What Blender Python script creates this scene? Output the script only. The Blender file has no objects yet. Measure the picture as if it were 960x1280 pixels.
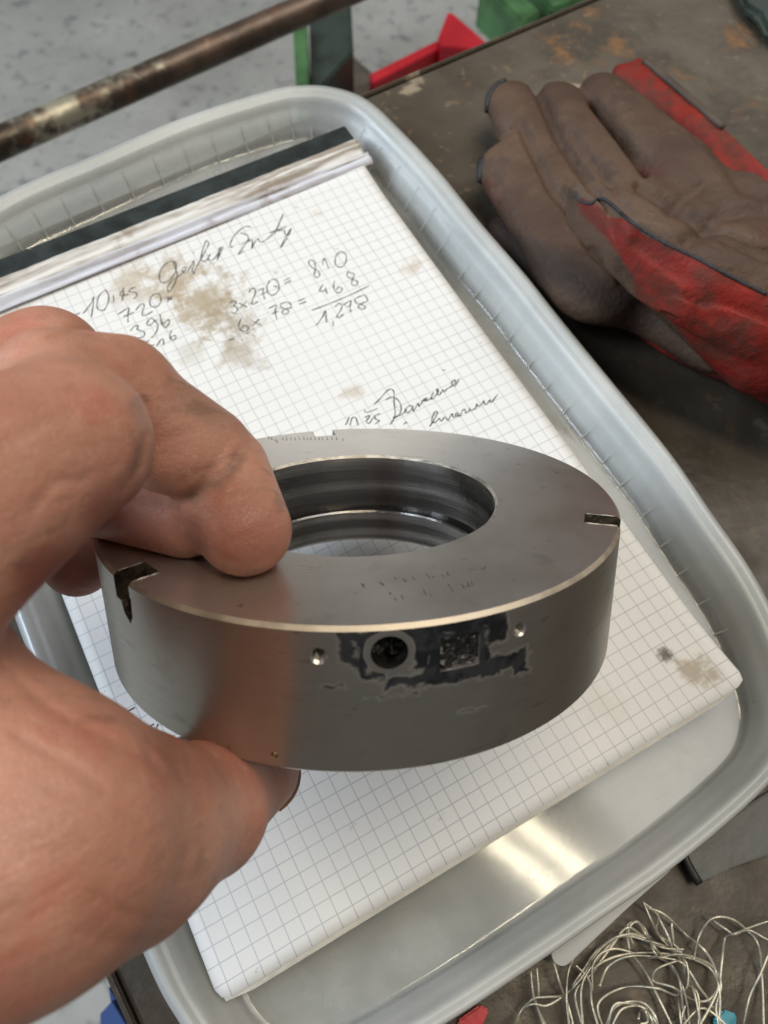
import bpy, bmesh, math, random
import numpy as np
from mathutils import Vector, Matrix, Quaternion
from mathutils.bvhtree import BVHTree
import openvdb

random.seed(7); rng = np.random.default_rng(7)
sc = bpy.context.scene
COL = sc.collection
K = 0.001                                   # everything below is written in millimetres

# ------------------------------------------------------------------ camera
RC = np.array([[0.878186, -0.47755, 0.027108], [-0.422749, -0.801426, -0.423083], [0.223768, 0.360086, -0.905686]])
CP = np.array([37.644, 6.266, 201.031]); FP = 949.49
cam = bpy.data.objects.new('camera', bpy.data.cameras.new('camera')); COL.objects.link(cam)
cam.data.sensor_fit = 'HORIZONTAL'; cam.data.sensor_width = 36; cam.data.lens = FP/960*36
cam.data.clip_start = 0.005; cam.data.clip_end = 50
rot = Matrix(((RC[0][0], -RC[1][0], -RC[2][0]), (RC[0][1], -RC[1][1], -RC[2][1]), (RC[0][2], -RC[1][2], -RC[2][2])))
cam.matrix_world = Matrix.Translation(Vector(CP*K)) @ rot.to_4x4()
cam.data.dof.use_dof = True; cam.data.dof.focus_distance = 0.158; cam.data.dof.aperture_fstop = 30
sc.camera = cam

# ------------------------------------------------------------------ world, lamps, exposure
w = bpy.data.worlds.new('World'); sc.world = w; w.use_nodes = True
wn = w.node_tree.nodes; wl = w.node_tree.links
bg = wn['Background']; bg.inputs['Strength'].default_value = 0.20
tc = wn.new('ShaderNodeTexCoord'); sx = wn.new('ShaderNodeSeparateXYZ'); cr = wn.new('ShaderNodeValToRGB')
wl.new(tc.outputs['Generated'], sx.inputs[0]); wl.new(sx.outputs['Z'], cr.inputs[0]); wl.new(cr.outputs[0], bg.inputs['Color'])
cr.color_ramp.elements[0].position = 0.0; cr.color_ramp.elements[0].color = (0.50, 0.50, 0.50, 1)
cr.color_ramp.elements[1].position = 0.8; cr.color_ramp.elements[1].color = (0.95, 0.95, 0.95, 1)

def area(name, loc, target, sx_, sy_, power, color, roll=None):
    l = bpy.data.lights.new(name, 'AREA'); l.shape = 'RECTANGLE'; l.size = sx_; l.size_y = sy_
    l.energy = power; l.color = color
    o = bpy.data.objects.new(name, l); COL.objects.link(o)
    o.location = Vector(loc)*K
    z = (Vector(loc) - Vector(target)).normalized()
    x = Vector(roll).normalized() if roll else Vector((0, 0, 1)).cross(z).normalized()
    y = z.cross(x).normalized(); x = y.cross(z)
    o.rotation_euler = Matrix((x, y, z)).transposed().to_euler()
    return o
TD = Vector((0.40, -0.91, 0)).normalized(); TN = Vector((0.91, 0.40, 0))
for s in (-1, 1):                            # the twin ceiling tubes seen mirrored in the tub floor
    c = Vector((370, 40, 2050)) + TN*44*s
    area('ceiling_tube', c, c - Vector((0, 0, 100)), 1.5, 0.034, 9, (1.0, 0.86, 0.62), TD)
area('window_light', (-2350, 1300, 2050), (60, 100, 0), 1.3, 1.8, 112, (0.76, 0.88, 1.0))
area('hall_light', (1500, 300, 2300), (60, 80, 0), 1.6, 1.6, 34, (1.0, 0.96, 0.90))
sc.view_settings.view_transform = 'Standard'; sc.view_settings.look = 'None'
sc.view_settings.exposure = -0.12; sc.view_settings.gamma = 1
sc.cycles.max_bounces = 10; sc.cycles.transparent_max_bounces = 24
sc.cycles.sample_clamp_indirect = 6

# ------------------------------------------------------------------ helpers
def ray(u, v):
    d = RC.T @ np.array([(u-480)/FP, (v-640)/FP, 1.0]); return d
def bp(u, v, z):                              # a point of the place at height z
    d = ray(u, v); return Vector(CP + (z-CP[2])/d[2]*d)
def cp(u, v, dep): return Vector(CP + ray(u, v)*dep)
def tag(o, label=None, cat=None, group=None, kind=None):
    if label: o['label'] = label
    if cat: o['category'] = cat
    if group: o['group'] = group
    if kind: o['kind'] = kind
    return o
def thing(name, label, cat, loc=(0, 0, 0), group=None):
    o = bpy.data.objects.new(name, None); COL.objects.link(o); o.empty_display_size = 0.01
    o.location = Vector(loc)*K
    bpy.context.view_layer.update()
    return tag(o, label, cat, group)
def mesh(name, verts, faces, mat=None, parent=None, smooth=True, scale=True, mats=None):
    me = bpy.data.meshes.new(name)
    vv = [Vector(v)*K for v in verts] if scale else verts
    me.from_pydata(vv, [], faces); me.update()
    if smooth: me.polygons.foreach_set('use_smooth', [True]*len(me.polygons))
    for m in (mats or ([mat] if mat else [])): me.materials.append(m)
    return link(name, me, parent)
def link(name, me, parent=None):
    o = bpy.data.objects.new(name, me); COL.objects.link(o)
    if parent:
        o.parent = parent
        bpy.context.view_layer.update()
        o.matrix_parent_inverse = parent.matrix_world.inverted()
    return o
def frombm(name, bm, mat, parent=None, smooth=False):
    me = bpy.data.meshes.new(name); bm.to_mesh(me); bm.free()
    if smooth: me.polygons.foreach_set('use_smooth', [True]*len(me.polygons))
    me.materials.append(mat)
    return link(name, me, parent)
def sharp(o, deg=35):
    me = o.data
    me.polygons.foreach_set('use_smooth', [True]*len(me.polygons))
    me.set_sharp_from_angle(angle=math.radians(deg))
def catmull(pts, n=6, closed=False):
    P = [Vector(p) for p in pts]; out = []; N = len(P)
    rngi = range(N) if closed else range(N-1)
    for i in rngi:
        g = (lambda k: P[k % N]) if closed else (lambda k: P[min(max(k, 0), N-1)])
        a, b, c, d = g(i-1), g(i), g(i+1), g(i+2)
        for k in range(n):
            t = k/n
            out.append(0.5*((2*b) + (c-a)*t + (2*a-5*b+4*c-d)*t*t + (3*b-a-3*c+d)*t**3))
    if not closed: out.append(P[-1])
    return out
def tube_data(path, r, sides=6, closed=False, V=None, Fc=None, flat=1.0, up=None):
    V = [] if V is None else V; Fc = [] if Fc is None else Fc
    base = len(V); n = len(path); nx = None
    for i, p in enumerate(path):
        a = path[(i-1) % n] if (closed or i) else p; b = path[(i+1) % n] if (closed or i < n-1) else p
        t = (b-a)
        t = t.normalized() if t.length > 1e-9 else Vector((1, 0, 0))
        if up is not None: nx = t.cross(up).normalized()
        elif nx is None: nx = t.orthogonal().normalized()
        else:
            nx = nx - t*nx.dot(t); nx = nx.normalized() if nx.length > 1e-6 else t.orthogonal().normalized()
        ny = t.cross(nx)
        rr = r[i] if hasattr(r, '__len__') else r
        for k in range(sides):
            a_ = 2*math.pi*k/sides
            V.append(p + nx*math.cos(a_)*rr + ny*math.sin(a_)*rr*flat)
    for i in range(n if closed else n-1):
        for k in range(sides):
            j = (i+1) % n; k2 = (k+1) % sides
            Fc.append((base+i*sides+k, base+i*sides+k2, base+j*sides+k2, base+j*sides+k))
    if not closed:
        Fc.append(tuple(base+k for k in range(sides))[::-1]); Fc.append(tuple(base+(n-1)*sides+k for k in range(sides)))
    return V, Fc
def prism(name, top, h, mat, parent=None, bevel=0.0):
    """a solid of the given top outline (world points) going h down"""
    bm = bmesh.new()
    vs = [bm.verts.new(Vector(p)*K) for p in top]
    f = bm.faces.new(vs)
    r = bmesh.ops.extrude_face_region(bm, geom=[f])
    nv = [e for e in r['geom'] if isinstance(e, bmesh.types.BMVert)]
    for v in nv: v.co.z -= h*K
    bmesh.ops.recalc_face_normals(bm, faces=bm.faces)
    if bevel: bmesh.ops.bevel(bm, geom=list(bm.edges), offset=bevel*K, segments=2, affect='EDGES', clamp_overlap=True)
    o = frombm(name, bm, mat, parent); sharp(o, 40); return o

# --- node helpers
class NT:
    def __init__(s, name):
        s.m = bpy.data.materials.new(name); s.m.use_nodes = True
        s.t = s.m.node_tree; s.b = s.t.nodes['Principled BSDF']
        s.co = s.t.nodes.new('ShaderNodeTexCoord').outputs['Object']
    def put(s, sock, v):
        if hasattr(v, 'links') or isinstance(v, bpy.types.NodeSocket): s.t.links.new(v, sock)
        else:
            if isinstance(v, tuple) and len(v) == 3 and sock.type == 'RGBA': v = (*v, 1)
            sock.default_value = v
    def M(s, op, a, b=None, c=None, clamp=False):
        n = s.t.nodes.new('ShaderNodeMath'); n.operation = op; n.use_clamp = clamp
        s.put(n.inputs[0], a)
        if b is not None: s.put(n.inputs[1], b)
        if c is not None: s.put(n.inputs[2], c)
        return n.outputs[0]
    def noise(s, scale, detail=4, rough=0.55, vec=None, dist=0.0, out='Fac'):
        n = s.t.nodes.new('ShaderNodeTexNoise'); s.put(n.inputs['Vector'], s.co if vec is None else vec)
        n.inputs['Scale'].default_value = scale; n.inputs['Detail'].default_value = detail
        n.inputs['Roughness'].default_value = rough; n.inputs['Distortion'].default_value = dist
        return n.outputs[out]
    def vor(s, scale, feature='F1', vec=None, rnd=1.0):
        n = s.t.nodes.new('ShaderNodeTexVoronoi'); n.feature = feature; s.put(n.inputs['Vector'], s.co if vec is None else vec)
        n.inputs['Scale'].default_value = scale; n.inputs['Randomness'].default_value = rnd
        return n.outputs['Distance']
    def mapv(s, scale, rot=(0, 0, 0), vec=None, loc=(0, 0, 0)):
        n = s.t.nodes.new('ShaderNodeMapping'); s.put(n.inputs['Vector'], s.co if vec is None else vec)
        n.inputs['Scale'].default_value = scale; n.inputs['Rotation'].default_value = rot; n.inputs['Location'].default_value = loc
        return n.outputs[0]
    def ss(s, x, a, b):                        # smooth step, may run downwards
        n = s.t.nodes.new('ShaderNodeMapRange'); n.interpolation_type = 'SMOOTHSTEP'
        s.put(n.inputs['Value'], x)
        if a <= b: v = (a, b, 0, 1)
        else: v = (b, a, 1, 0)
        for i, q in zip((1, 2, 3, 4), v): n.inputs[i].default_value = q
        return n.outputs[0]
    def mr(s, x, a, b, c, d):
        n = s.t.nodes.new('ShaderNodeMapRange'); s.put(n.inputs['Value'], x)
        for i, q in zip((1, 2, 3, 4), (a, b, c, d)): n.inputs[i].default_value = q
        return n.outputs[0]
    def mix(s, f, a, b, mode='MIX'):
        n = s.t.nodes.new('ShaderNodeMix'); n.data_type = 'RGBA'; n.blend_type = mode
        s.put(n.inputs[0], f); s.put(n.inputs[6], a); s.put(n.inputs[7], b); return n.outputs[2]
    def xyz(s, vec=None):
        n = s.t.nodes.new('ShaderNodeSeparateXYZ'); s.put(n.inputs[0], s.co if vec is None else vec); return n.outputs
    def comb(s, x, y, z):
        n = s.t.nodes.new('ShaderNodeCombineXYZ')
        for i, q in enumerate((x, y, z)): s.put(n.inputs[i], q)
        return n.outputs[0]
    def attr(s, name, out='Fac'):
        n = s.t.nodes.new('ShaderNodeAttribute'); n.attribute_name = name; return n.outputs[out]
    def bump(s, h, dist, strength=1.0, prev=None):
        n = s.t.nodes.new('ShaderNodeBump'); s.put(n.inputs['Height'], h); n.inputs['Distance'].default_value = dist
        n.inputs['Strength'].default_value = strength
        if prev is not None: s.put(n.inputs['Normal'], prev)
        return n.outputs[0]
    def set(s, **kw):
        names = dict(col='Base Color', rough='Roughness', metal='Metallic', normal='Normal', spec='Specular IOR Level', coat='Coat Weight',
                     coatr='Coat Roughness', sss='Subsurface Weight', sssr='Subsurface Radius', ssss='Subsurface Scale', aniso='Anisotropic', sheen='Sheen Weight')
        for k, v in kw.items(): s.put(s.b.inputs[names[k]], v)
        return s.m

# ------------------------------------------------------------------ materials
def m_concrete():
    n = NT('concrete'); a = n.noise(2.2, 6); b = n.noise(7, 5); c = n.noise(30, 4, 0.6)
    base = n.mix(n.ss(a, .35, .68), (0.31, 0.305, 0.285), (0.46, 0.455, 0.43))
    base = n.mix(n.ss(b, .50, .72), base, (0.36, 0.37, 0.34))
    base = n.mix(n.M('MULTIPLY', n.ss(c, .52, .74), .65), base, (0.09, 0.10, 0.11))
    base = n.mix(n.M('MULTIPLY', n.ss(n.noise(90, 3), .62, .72), .5), base, (0.16, 0.16, 0.16))
    return n.set(col=base, rough=.6, normal=n.bump(b, .002))
def m_table():
    n = NT('bench_steel'); a = n.noise(7, 6); b = n.noise(26, 6, .62); c = n.noise(75, 5, .6)
    base = n.mix(n.ss(a, .36, .64), (0.078, 0.062, 0.044), (0.125, 0.103, 0.078))
    base = n.mix(n.M('MULTIPLY', n.ss(b, .5, .66), .6), base, (0.055, 0.046, 0.036))
    x = n.xyz()
    rm = n.M('MULTIPLY', n.ss(b, .56, .68), n.ss(c, .46, .60))
    base = n.mix(n.M('MULTIPLY', rm, .7), base, (0.26, 0.125, 0.045))
    base = n.mix(n.M('MULTIPLY', n.ss(n.noise(210, 4, .6), .60, .68), .5), base, (0.24, 0.17, 0.10))
    base = n.mix(n.M('MULTIPLY', n.ss(n.noise(34, 5, .6, vec=n.mapv((1, 1, 1), loc=(3, 5, 0))), .66, .74), .75), base, (0.40, 0.33, 0.24))
    # oil stain plus painted shade beside the tub, darker toward the bench front
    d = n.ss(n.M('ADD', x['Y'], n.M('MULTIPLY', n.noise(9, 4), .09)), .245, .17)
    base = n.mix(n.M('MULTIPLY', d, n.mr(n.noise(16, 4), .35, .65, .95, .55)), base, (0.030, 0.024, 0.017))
    h = n.noise(120, 5, .6)
    return n.set(col=base, rough=n.mr(c, .3, .7, .30, .58), metal=.25, normal=n.bump(n.M('ADD', h, b), .0006, .6))
def m_pipe():
    n = NT('rusty_pipe'); a = n.noise(14, 6, .6); b = n.noise(45, 5)
    base = n.mix(n.ss(a, .4, .65), (0.055, 0.04, 0.03), (0.15, 0.105, 0.08))
    base = n.mix(n.M('MULTIPLY', n.ss(b, .55, .7), .7), base, (0.19, 0.085, 0.04))
    base = n.mix(n.M('MULTIPLY', n.ss(n.noise(9, 5, .62, vec=n.mapv((1, 1, 1), loc=(.5, 0, 0))), .53, .60), n.ss(b, .40, .5)), base, (0.42, 0.39, 0.30))
    return n.set(col=base, rough=n.mr(b, .3, .7, .30, .5), metal=.55, normal=n.bump(b, .0015))
def m_plain(name, col, rough=.5, metal=0.0, var=.25, scale=60, bump=.0003, **kw):
    n = NT(name); a = n.noise(scale, 5)
    dark = tuple(c*(1-var) for c in col); lite = tuple(min(1, c*(1+var)) for c in col)
    return n.set(col=n.mix(n.ss(a, .35, .65), dark, lite), rough=n.mr(a, .3, .7, max(.05, rough-.08), rough+.1), metal=metal, normal=n.bump(n.noise(scale*5, 4), bump), **kw)
def m_tub():
    n = NT('frosted_plastic'); t = n.t
    out = t.nodes['Material Output']; a = n.noise(30, 5, .6); b = n.noise(9, 4); sc_ = n.noise(60, 3, .5, vec=n.mapv((1, 9, 1), (0, 0, .7)))
    col = n.mix(n.ss(a, .3, .7), (0.84, 0.86, 0.85), (0.90, 0.91, 0.89))
    spk = n.ss(n.vor(170), .09, .05)
    spk = n.M('MULTIPLY', spk, n.ss(n.noise(40, 2), .58, .66))
    col = n.mix(n.M('MULTIPLY', spk, .85), col, (0.05, 0.05, 0.05))
    col = n.mix(n.M('MULTIPLY', n.ss(sc_, .62, .70), .25), col, (0.75, 0.77, 0.77))
    rough = n.mr(n.noise(45, 5, .65), .35, .7, .07, .18)
    nb = n.bump(n.noise(16, 2), .00012, .3)
    dif = t.nodes.new('ShaderNodeBsdfDiffuse'); tra = t.nodes.new('ShaderNodeBsdfTranslucent'); tp = t.nodes.new('ShaderNodeBsdfTransparent')
    gl = t.nodes.new('ShaderNodeBsdfGlossy'); fr = t.nodes.new('ShaderNodeFresnel'); fr.inputs['IOR'].default_value = 1.5
    n.put(dif.inputs['Color'], col); n.put(tra.inputs['Color'], col); tp.inputs['Color'].default_value = (0.93, 0.96, 0.97, 1)
    n.put(gl.inputs['Roughness'], rough); n.put(gl.inputs['Normal'], nb); n.put(fr.inputs['Normal'], nb)
    def mx(f, a_, b_):
        q = t.nodes.new('ShaderNodeMixShader'); n.put(q.inputs[0], f); t.links.new(a_, q.inputs[1]); t.links.new(b_, q.inputs[2]); return q.outputs[0]
    body = mx(.18, dif.outputs[0], tra.outputs[0])
    zz = n.xyz()['Z']
    thin = n.ss(zz, -.0060, -.0088)
    body = mx(n.M('ADD', n.M('ADD', n.M('MULTIPLY', n.ss(n.noise(14, 6, .6), .35, .7), -.20), .61), n.M('MULTIPLY', thin, .24)), body, tp.outputs[0])
    rough = n.mix(thin, (0.36, 0.36, 0.36), (0.085, 0.085, 0.085)); n.put(gl.inputs['Roughness'], rough)
    t.links.new(mx(n.M('MULTIPLY', fr.outputs[0], .85), body, gl.outputs[0]), out.inputs['Surface'])
    return n.m
def m_paper(grid=True, tint=(0.77, 0.77, 0.765)):
    n = NT('squared_paper' if grid else 'plain_paper'); x = n.xyz()
    wob = n.M('MULTIPLY', n.M('SUBTRACT', n.noise(12, 2), .5), .0006)
    base = n.mix(n.ss(n.noise(8, 5), .35, .7), tint, tuple(c*.95 for c in tint))
    if grid:
        def lines(c, off):
            f = n.M('FRACT', n.M('DIVIDE', n.M('ADD', n.M('ADD', c, wob), off), .004))
            return n.ss(n.M('ABSOLUTE', n.M('SUBTRACT', f, .5)), .016, .044)
        g = n.M('SUBTRACT', 1, n.M('MULTIPLY', lines(x['X'], .002+.4), lines(x['Y'], .002+.4)))
        fade = n.mr(n.noise(25, 3), .3, .7, .40, .68)
        base = n.mix(n.M('MULTIPLY', g, fade), base, (0.25, 0.28, 0.34))
        # oil and dirt stains: places on the sheet where greasy fingers have been
        def blob(px, py, r, lo=.46, hi=.68, amt=.6, col=(0.36, 0.27, 0.17), sx_=1.0):
            p = bp(px, py, 0)
            dx = n.M('SUBTRACT', x['X'], p.x*K); dy = n.M('MULTIPLY', n.M('SUBTRACT', x['Y'], p.y*K), sx_)
            d = n.M('SQRT', n.M('ADD', n.M('MULTIPLY', dx, dx), n.M('MULTIPLY', dy, dy)))
            f = n.M('SUBTRACT', 1, n.M('DIVIDE', d, r*K), clamp=True)
            s_ = n.ss(n.M('ADD', n.M('MULTIPLY', f, .45), n.M('MULTIPLY', n.noise(130, 6, .72), .75)), lo+.14, hi+.12)
            s_ = n.M('MULTIPLY', n.M('MULTIPLY', s_, n.ss(f, 0, .35)), amt)
            return s_, col
        global STAINS
        for (px, py, r, amt, col) in [(255, 378, 34, .8, (0.36, 0.28, 0.17)), (215, 350, 26, .70, (0.40, 0.31, 0.20)), (170, 360, 24, .55, (0.42, 0.32, 0.20)),
                                      (290, 400, 24, .65, (0.33, 0.27, 0.18)), (300, 440, 20, .55, (0.33, 0.27, 0.18)), (515, 335, 9, .45, (0.42, 0.31, 0.18)),
                                      (868, 838, 12, .8, (0.40, 0.34, 0.26)), (830, 820, 6, 1.0, (0.16, 0.15, 0.12)), (440, 492, 8, .5, (0.40, 0.32, 0.20)),
                                      (395, 268, 5, .5, (0.45, 0.38, 0.24)), (240, 440, 14, .3, (0.35, 0.30, 0.20)), (600, 620, 14, .25, (0.40, 0.34, 0.22)), (760, 880, 18, .15, (0.45, 0.36, 0.28))]:
            s_, c_ = blob(px, py, r, amt=amt, col=col)
            base = n.mix(s_, base, c_)
        base = n.mix(n.M('MULTIPLY', n.ss(n.noise(210, 4, .6), .67, .74), .35), base, (0.22, 0.20, 0.17))
    return n.set(col=base, rough=.75, spec=.25, normal=n.bump(n.noise(500, 3), .00004))
def m_skin():
    n = NT('skin'); a = n.noise(38, 4); b = n.noise(140, 5, .6); red = n.attr('red'); dirt = n.attr('dirt')
    base = n.mix(n.ss(a, .32, .68), (0.42, 0.19, 0.128), (0.53, 0.270, 0.192))
    base = n.mix(n.M('MULTIPLY', n.ss(n.noise(85, 3), .5, .7), .5), base, (0.47, 0.150, 0.100))
    base = n.mix(n.M('MULTIPLY', n.ss(n.noise(24, 3, vec=n.mapv((1, 1, 1), loc=(4, 0, 1))), .50, .70), .35), base, (0.46, 0.27, 0.20))
    base = n.mix(n.M('MULTIPLY', red, .7), base, (0.26, 0.075, 0.048))
    base = n.mix(n.M('MULTIPLY', n.M('MULTIPLY', dirt, n.ss(b, .35, .6)), .65), base, (0.12, 0.085, 0.06))
    base = n.mix(n.M('MULTIPLY', n.ss(n.noise(300, 4, .6), .56, .72), .22), base, (0.20, 0.11, 0.08))
    wr = n.vor(1500, 'DISTANCE_TO_EDGE', vec=n.mapv((1, 1, 1), (.4, .3, .9)))
    lines = n.noise(170, 3, .5, vec=n.mapv((.25, 2.2, 1.0), (.2, .1, -.75)))
    h = n.M('ADD', n.M('MULTIPLY', n.ss(wr, 0, .12), .10), n.M('ADD', n.M('MULTIPLY', lines, 1.1), n.M('MULTIPLY', n.noise(700, 3), .35)))
    nb = n.bump(h, .00052, .85, prev=n.bump(n.noise(60, 4, .5), .0009, .4))
    base = n.mix(n.M('MULTIPLY', n.M('MULTIPLY', n.ss(lines, .56, .66), n.ss(n.noise(55, 4), .48, .62)), .45), base, (0.17, 0.095, 0.07))
    base = n.mix(n.M('MULTIPLY', n.ss(n.noise(420, 3, .6), .60, .70), .25), base, (0.52, 0.33, 0.26))
    return n.set(col=base, rough=n.mr(b, .3, .7, .40, .56), sss=.22, sssr=(1.0, .35, .18), ssss=.0035, normal=nb, spec=.42)
def m_leather():
    n = NT('glove_leather'); red = n.attr('red'); grime = n.attr('grime'); a = n.noise(28, 6, .6); b = n.noise(95, 6, .65)
    br = n.mix(n.ss(a, .35, .66), (0.070, 0.040, 0.027), (0.115, 0.072, 0.049))
    br = n.mix(n.M('MULTIPLY', n.ss(n.noise(18, 4, vec=n.mapv((1, 1, 1), loc=(2, 1, 0))), .56, .66), .7), br, (0.10, 0.030, 0.022))
    br = n.mix(n.M('MULTIPLY', n.ss(b, .56, .72), .4), br, (0.16, 0.115, 0.08))
    br = n.mix(n.M('MULTIPLY', n.ss(n.noise(60, 5, .7), .56, .66), .45), br, (0.045, 0.032, 0.027))
    rd = n.mix(n.ss(a, .35, .65), (0.26, 0.020, 0.012), (0.17, 0.014, 0.009))
    rd = n.mix(n.M('MULTIPLY', n.ss(b, .42, .62), .75), rd, (0.085, 0.030, 0.020))
    m = n.M('ADD', red, n.M('MULTIPLY', n.M('SUBTRACT', n.noise(45, 5, .6), .5), .5))
    base = n.mix(n.ss(m, .38, .62), br, rd)
    base = n.mix(n.M('MULTIPLY', n.ss(n.M('ADD', grime, n.M('MULTIPLY', n.M('SUBTRACT', a, .5), .8)), .35, .85), .85), base, (0.028, 0.020, 0.017))
    nb = n.bump(n.noise(700, 4, .6), .0002, .7, prev=n.bump(n.noise(40, 6, .62), .0040, .8))
    return n.set(col=base, rough=n.mr(b, .3, .7, .50, .8), normal=nb, spec=.3)
def m_steel(name, ang0=0.0, rects=None, hole=None):
    """ground steel; ring local frame: z is the axis"""
    n = NT(name); x = n.xyz()
    ang = n.M('ARCTAN2', x['Y'], x['X'])
    rad = n.M('SQRT', n.M('ADD', n.M('MULTIPLY', x['X'], x['X']), n.M('MULTIPLY', x['Y'], x['Y'])))
    cyl = n.comb(n.M('MULTIPLY', ang, .051), n.M('MULTIPLY', rad, 1.0), x['Z'])
    mach = n.noise(1, 5, .6, vec=n.mapv((25, 1400, 1500), vec=cyl))       # fine turning lines
    bl = n.noise(45, 5, .6); bl2 = n.noise(120, 4)
    base = n.mix(n.ss(bl, .35, .68), (0.62, 0.575, 0.53), (0.72, 0.68, 0.64))
    base = n.mix(n.M('MULTIPLY', n.ss(bl2, .58, .72), .25), base, (0.25, 0.225, 0.19))
    base = n.mix(n.M('MULTIPLY', n.ss(n.noise(330, 3), .68, .74), .5), base, (0.10, 0.085, 0.07))
    rough = n.mr(n.M('ADD', n.M('MULTIPLY', bl, .5), n.M('MULTIPLY', mach, .5)), .3, .7, .25, .37)
    metal = 0.85; coat = 0.0
    h = n.M('ADD', n.M('MULTIPLY', mach, .35), n.M('MULTIPLY', bl2, .15))
    if rects:
        s = n.M('MULTIPLY', n.M('SUBTRACT', ang, ang0), 51*1.0)           # arc length, mm
        z = n.M('MULTIPLY', x['Z'], 1000.0)
        wob = n.M('MULTIPLY', n.M('SUBTRACT', n.noise(380, 4, .55), .5), 2.4)
        s = n.M('ADD', s, n.M('MULTIPLY', n.M('SUBTRACT', n.noise(260, 3), .5), 3.0)); z = n.M('ADD', z, n.M('MULTIPLY', n.M('SUBTRACT', n.noise(260, 3, vec=n.mapv((1, 1, 1), loc=(.3, .2, 0))), .5), 3.0))
        d = None
        for (s0, s1, z0, z1) in rects:
            dx = n.M('SUBTRACT', n.M('ABSOLUTE', n.M('SUBTRACT', s, (s0+s1)/2)), abs(s1-s0)/2)
            dz = n.M('SUBTRACT', n.M('ABSOLUTE', n.M('SUBTRACT', z, (z0+z1)/2)), abs(z1-z0)/2)
            q = n.M('MAXIMUM', dx, dz)
            d = q if d is None else n.M('SMOOTH_MIN', d, q, .5)
        d = n.M('ADD', d, wob)
        g = n.ss(d, .55, -.45)
        hs, hz = hole
        ex = n.M('SUBTRACT', n.M('MULTIPLY', n.M('SUBTRACT', ang, ang0), 51.2), hs); ez = n.M('SUBTRACT', n.M('MULTIPLY', x['Z'], 1000.0), hz)
        hr = n.M('ADD', n.M('SQRT', n.M('ADD', n.M('MULTIPLY', ex, ex), n.M('MULTIPLY', ez, ez))), n.M('MULTIPLY', n.M('SUBTRACT', n.noise(300, 4), .5), .9))
        clean = n.M('MULTIPLY', n.ss(n.M('ADD', hr, n.M('MULTIPLY', wob, .15)), 3.5, 3.9), 1)
        g = n.M('MULTIPLY', g, clean)
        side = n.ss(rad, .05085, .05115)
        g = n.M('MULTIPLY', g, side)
        wash = n.M('MULTIPLY', n.ss(d, 4.2, .3), n.M('MULTIPLY', n.ss(z, -5.5, -8.0), side))
        wash = n.M('MULTIPLY', wash, n.ss(n.noise(160, 4, vec=n.mapv((1, 1, 3))), .38, .62))
        base = n.mix(n.M('MULTIPLY', wash, .28), base, (0.58, 0.64, 0.64))
        sm = n.noise(1, 4, .6, vec=n.mapv((60, 60, 420), vec=n.comb(n.M('MULTIPLY', ang, .051), 0.0, x['Z'])))
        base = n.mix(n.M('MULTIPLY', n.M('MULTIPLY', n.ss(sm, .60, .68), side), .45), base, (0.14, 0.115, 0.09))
        base = n.mix(n.M('MULTIPLY', side, .50), base, (0.25, 0.23, 0.18))  # side wall tinted darker: its dim reflections are painted into the colour
        base = n.mix(g, base, n.mix(n.ss(n.noise(260, 3), .4, .6), (0.009, 0.010, 0.012), (0.030, 0.030, 0.033)))
        metal = n.M('SUBTRACT', .9, n.M('MULTIPLY', g, .9))
        rough = n.M('ADD', n.M('MULTIPLY', rough, n.M('SUBTRACT', 1, g)), n.M('MULTIPLY', g, n.mr(n.noise(300, 3), .3, .7, .12, .45)))
        h = n.M('ADD', h, n.M('MULTIPLY', g, n.M('ADD', .1, n.M('MULTIPLY', n.M('SUBTRACT', n.noise(400, 4), .5), 5.0))))
    return n.set(col=base, rough=rough, metal=metal, normal=n.bump(h, .00006, .8))
def m_bore():
    n = NT('turned_bore'); x = n.xyz()
    ang = n.M('ARCTAN2', x['Y'], x['X'])
    c = n.comb(n.M('MULTIPLY', ang, .027), 0.0, x['Z'])
    bands = n.noise(1, 3, .5, vec=n.mapv((4, 1, 230), vec=c)); fine = n.noise(1, 4, .6, vec=n.mapv((60, 1, 3000), vec=c))
    chat = n.noise(1, 3, .5, vec=n.mapv((900, 1, 200), vec=c))
    base = n.mix(n.ss(bands, .38, .64), (0.15, 0.145, 0.14), (0.50, 0.49, 0.47))
    base = n.mix(n.M('MULTIPLY', n.ss(n.noise(90, 4), .5, .7), .35), base, (0.17, 0.13, 0.09))
    tg = n.t.nodes.new('ShaderNodeTangent'); tg.direction_type = 'RADIAL'; tg.axis = 'Z'; n.t.links.new(tg.outputs[0], n.b.inputs['Tangent'])
    n.b.inputs['Anisotropic Rotation'].default_value = .25
    return n.set(aniso=.85, col=base, rough=n.mr(bands, .3, .7, .17, .32), metal=.95, normal=n.bump(n.M('ADD', fine, n.M('MULTIPLY', chat, .6)), .00010, .8))
def m_ink():
    n = NT('pencil'); return n.set(col=(0.055, 0.055, 0.06), rough=.5)

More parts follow.
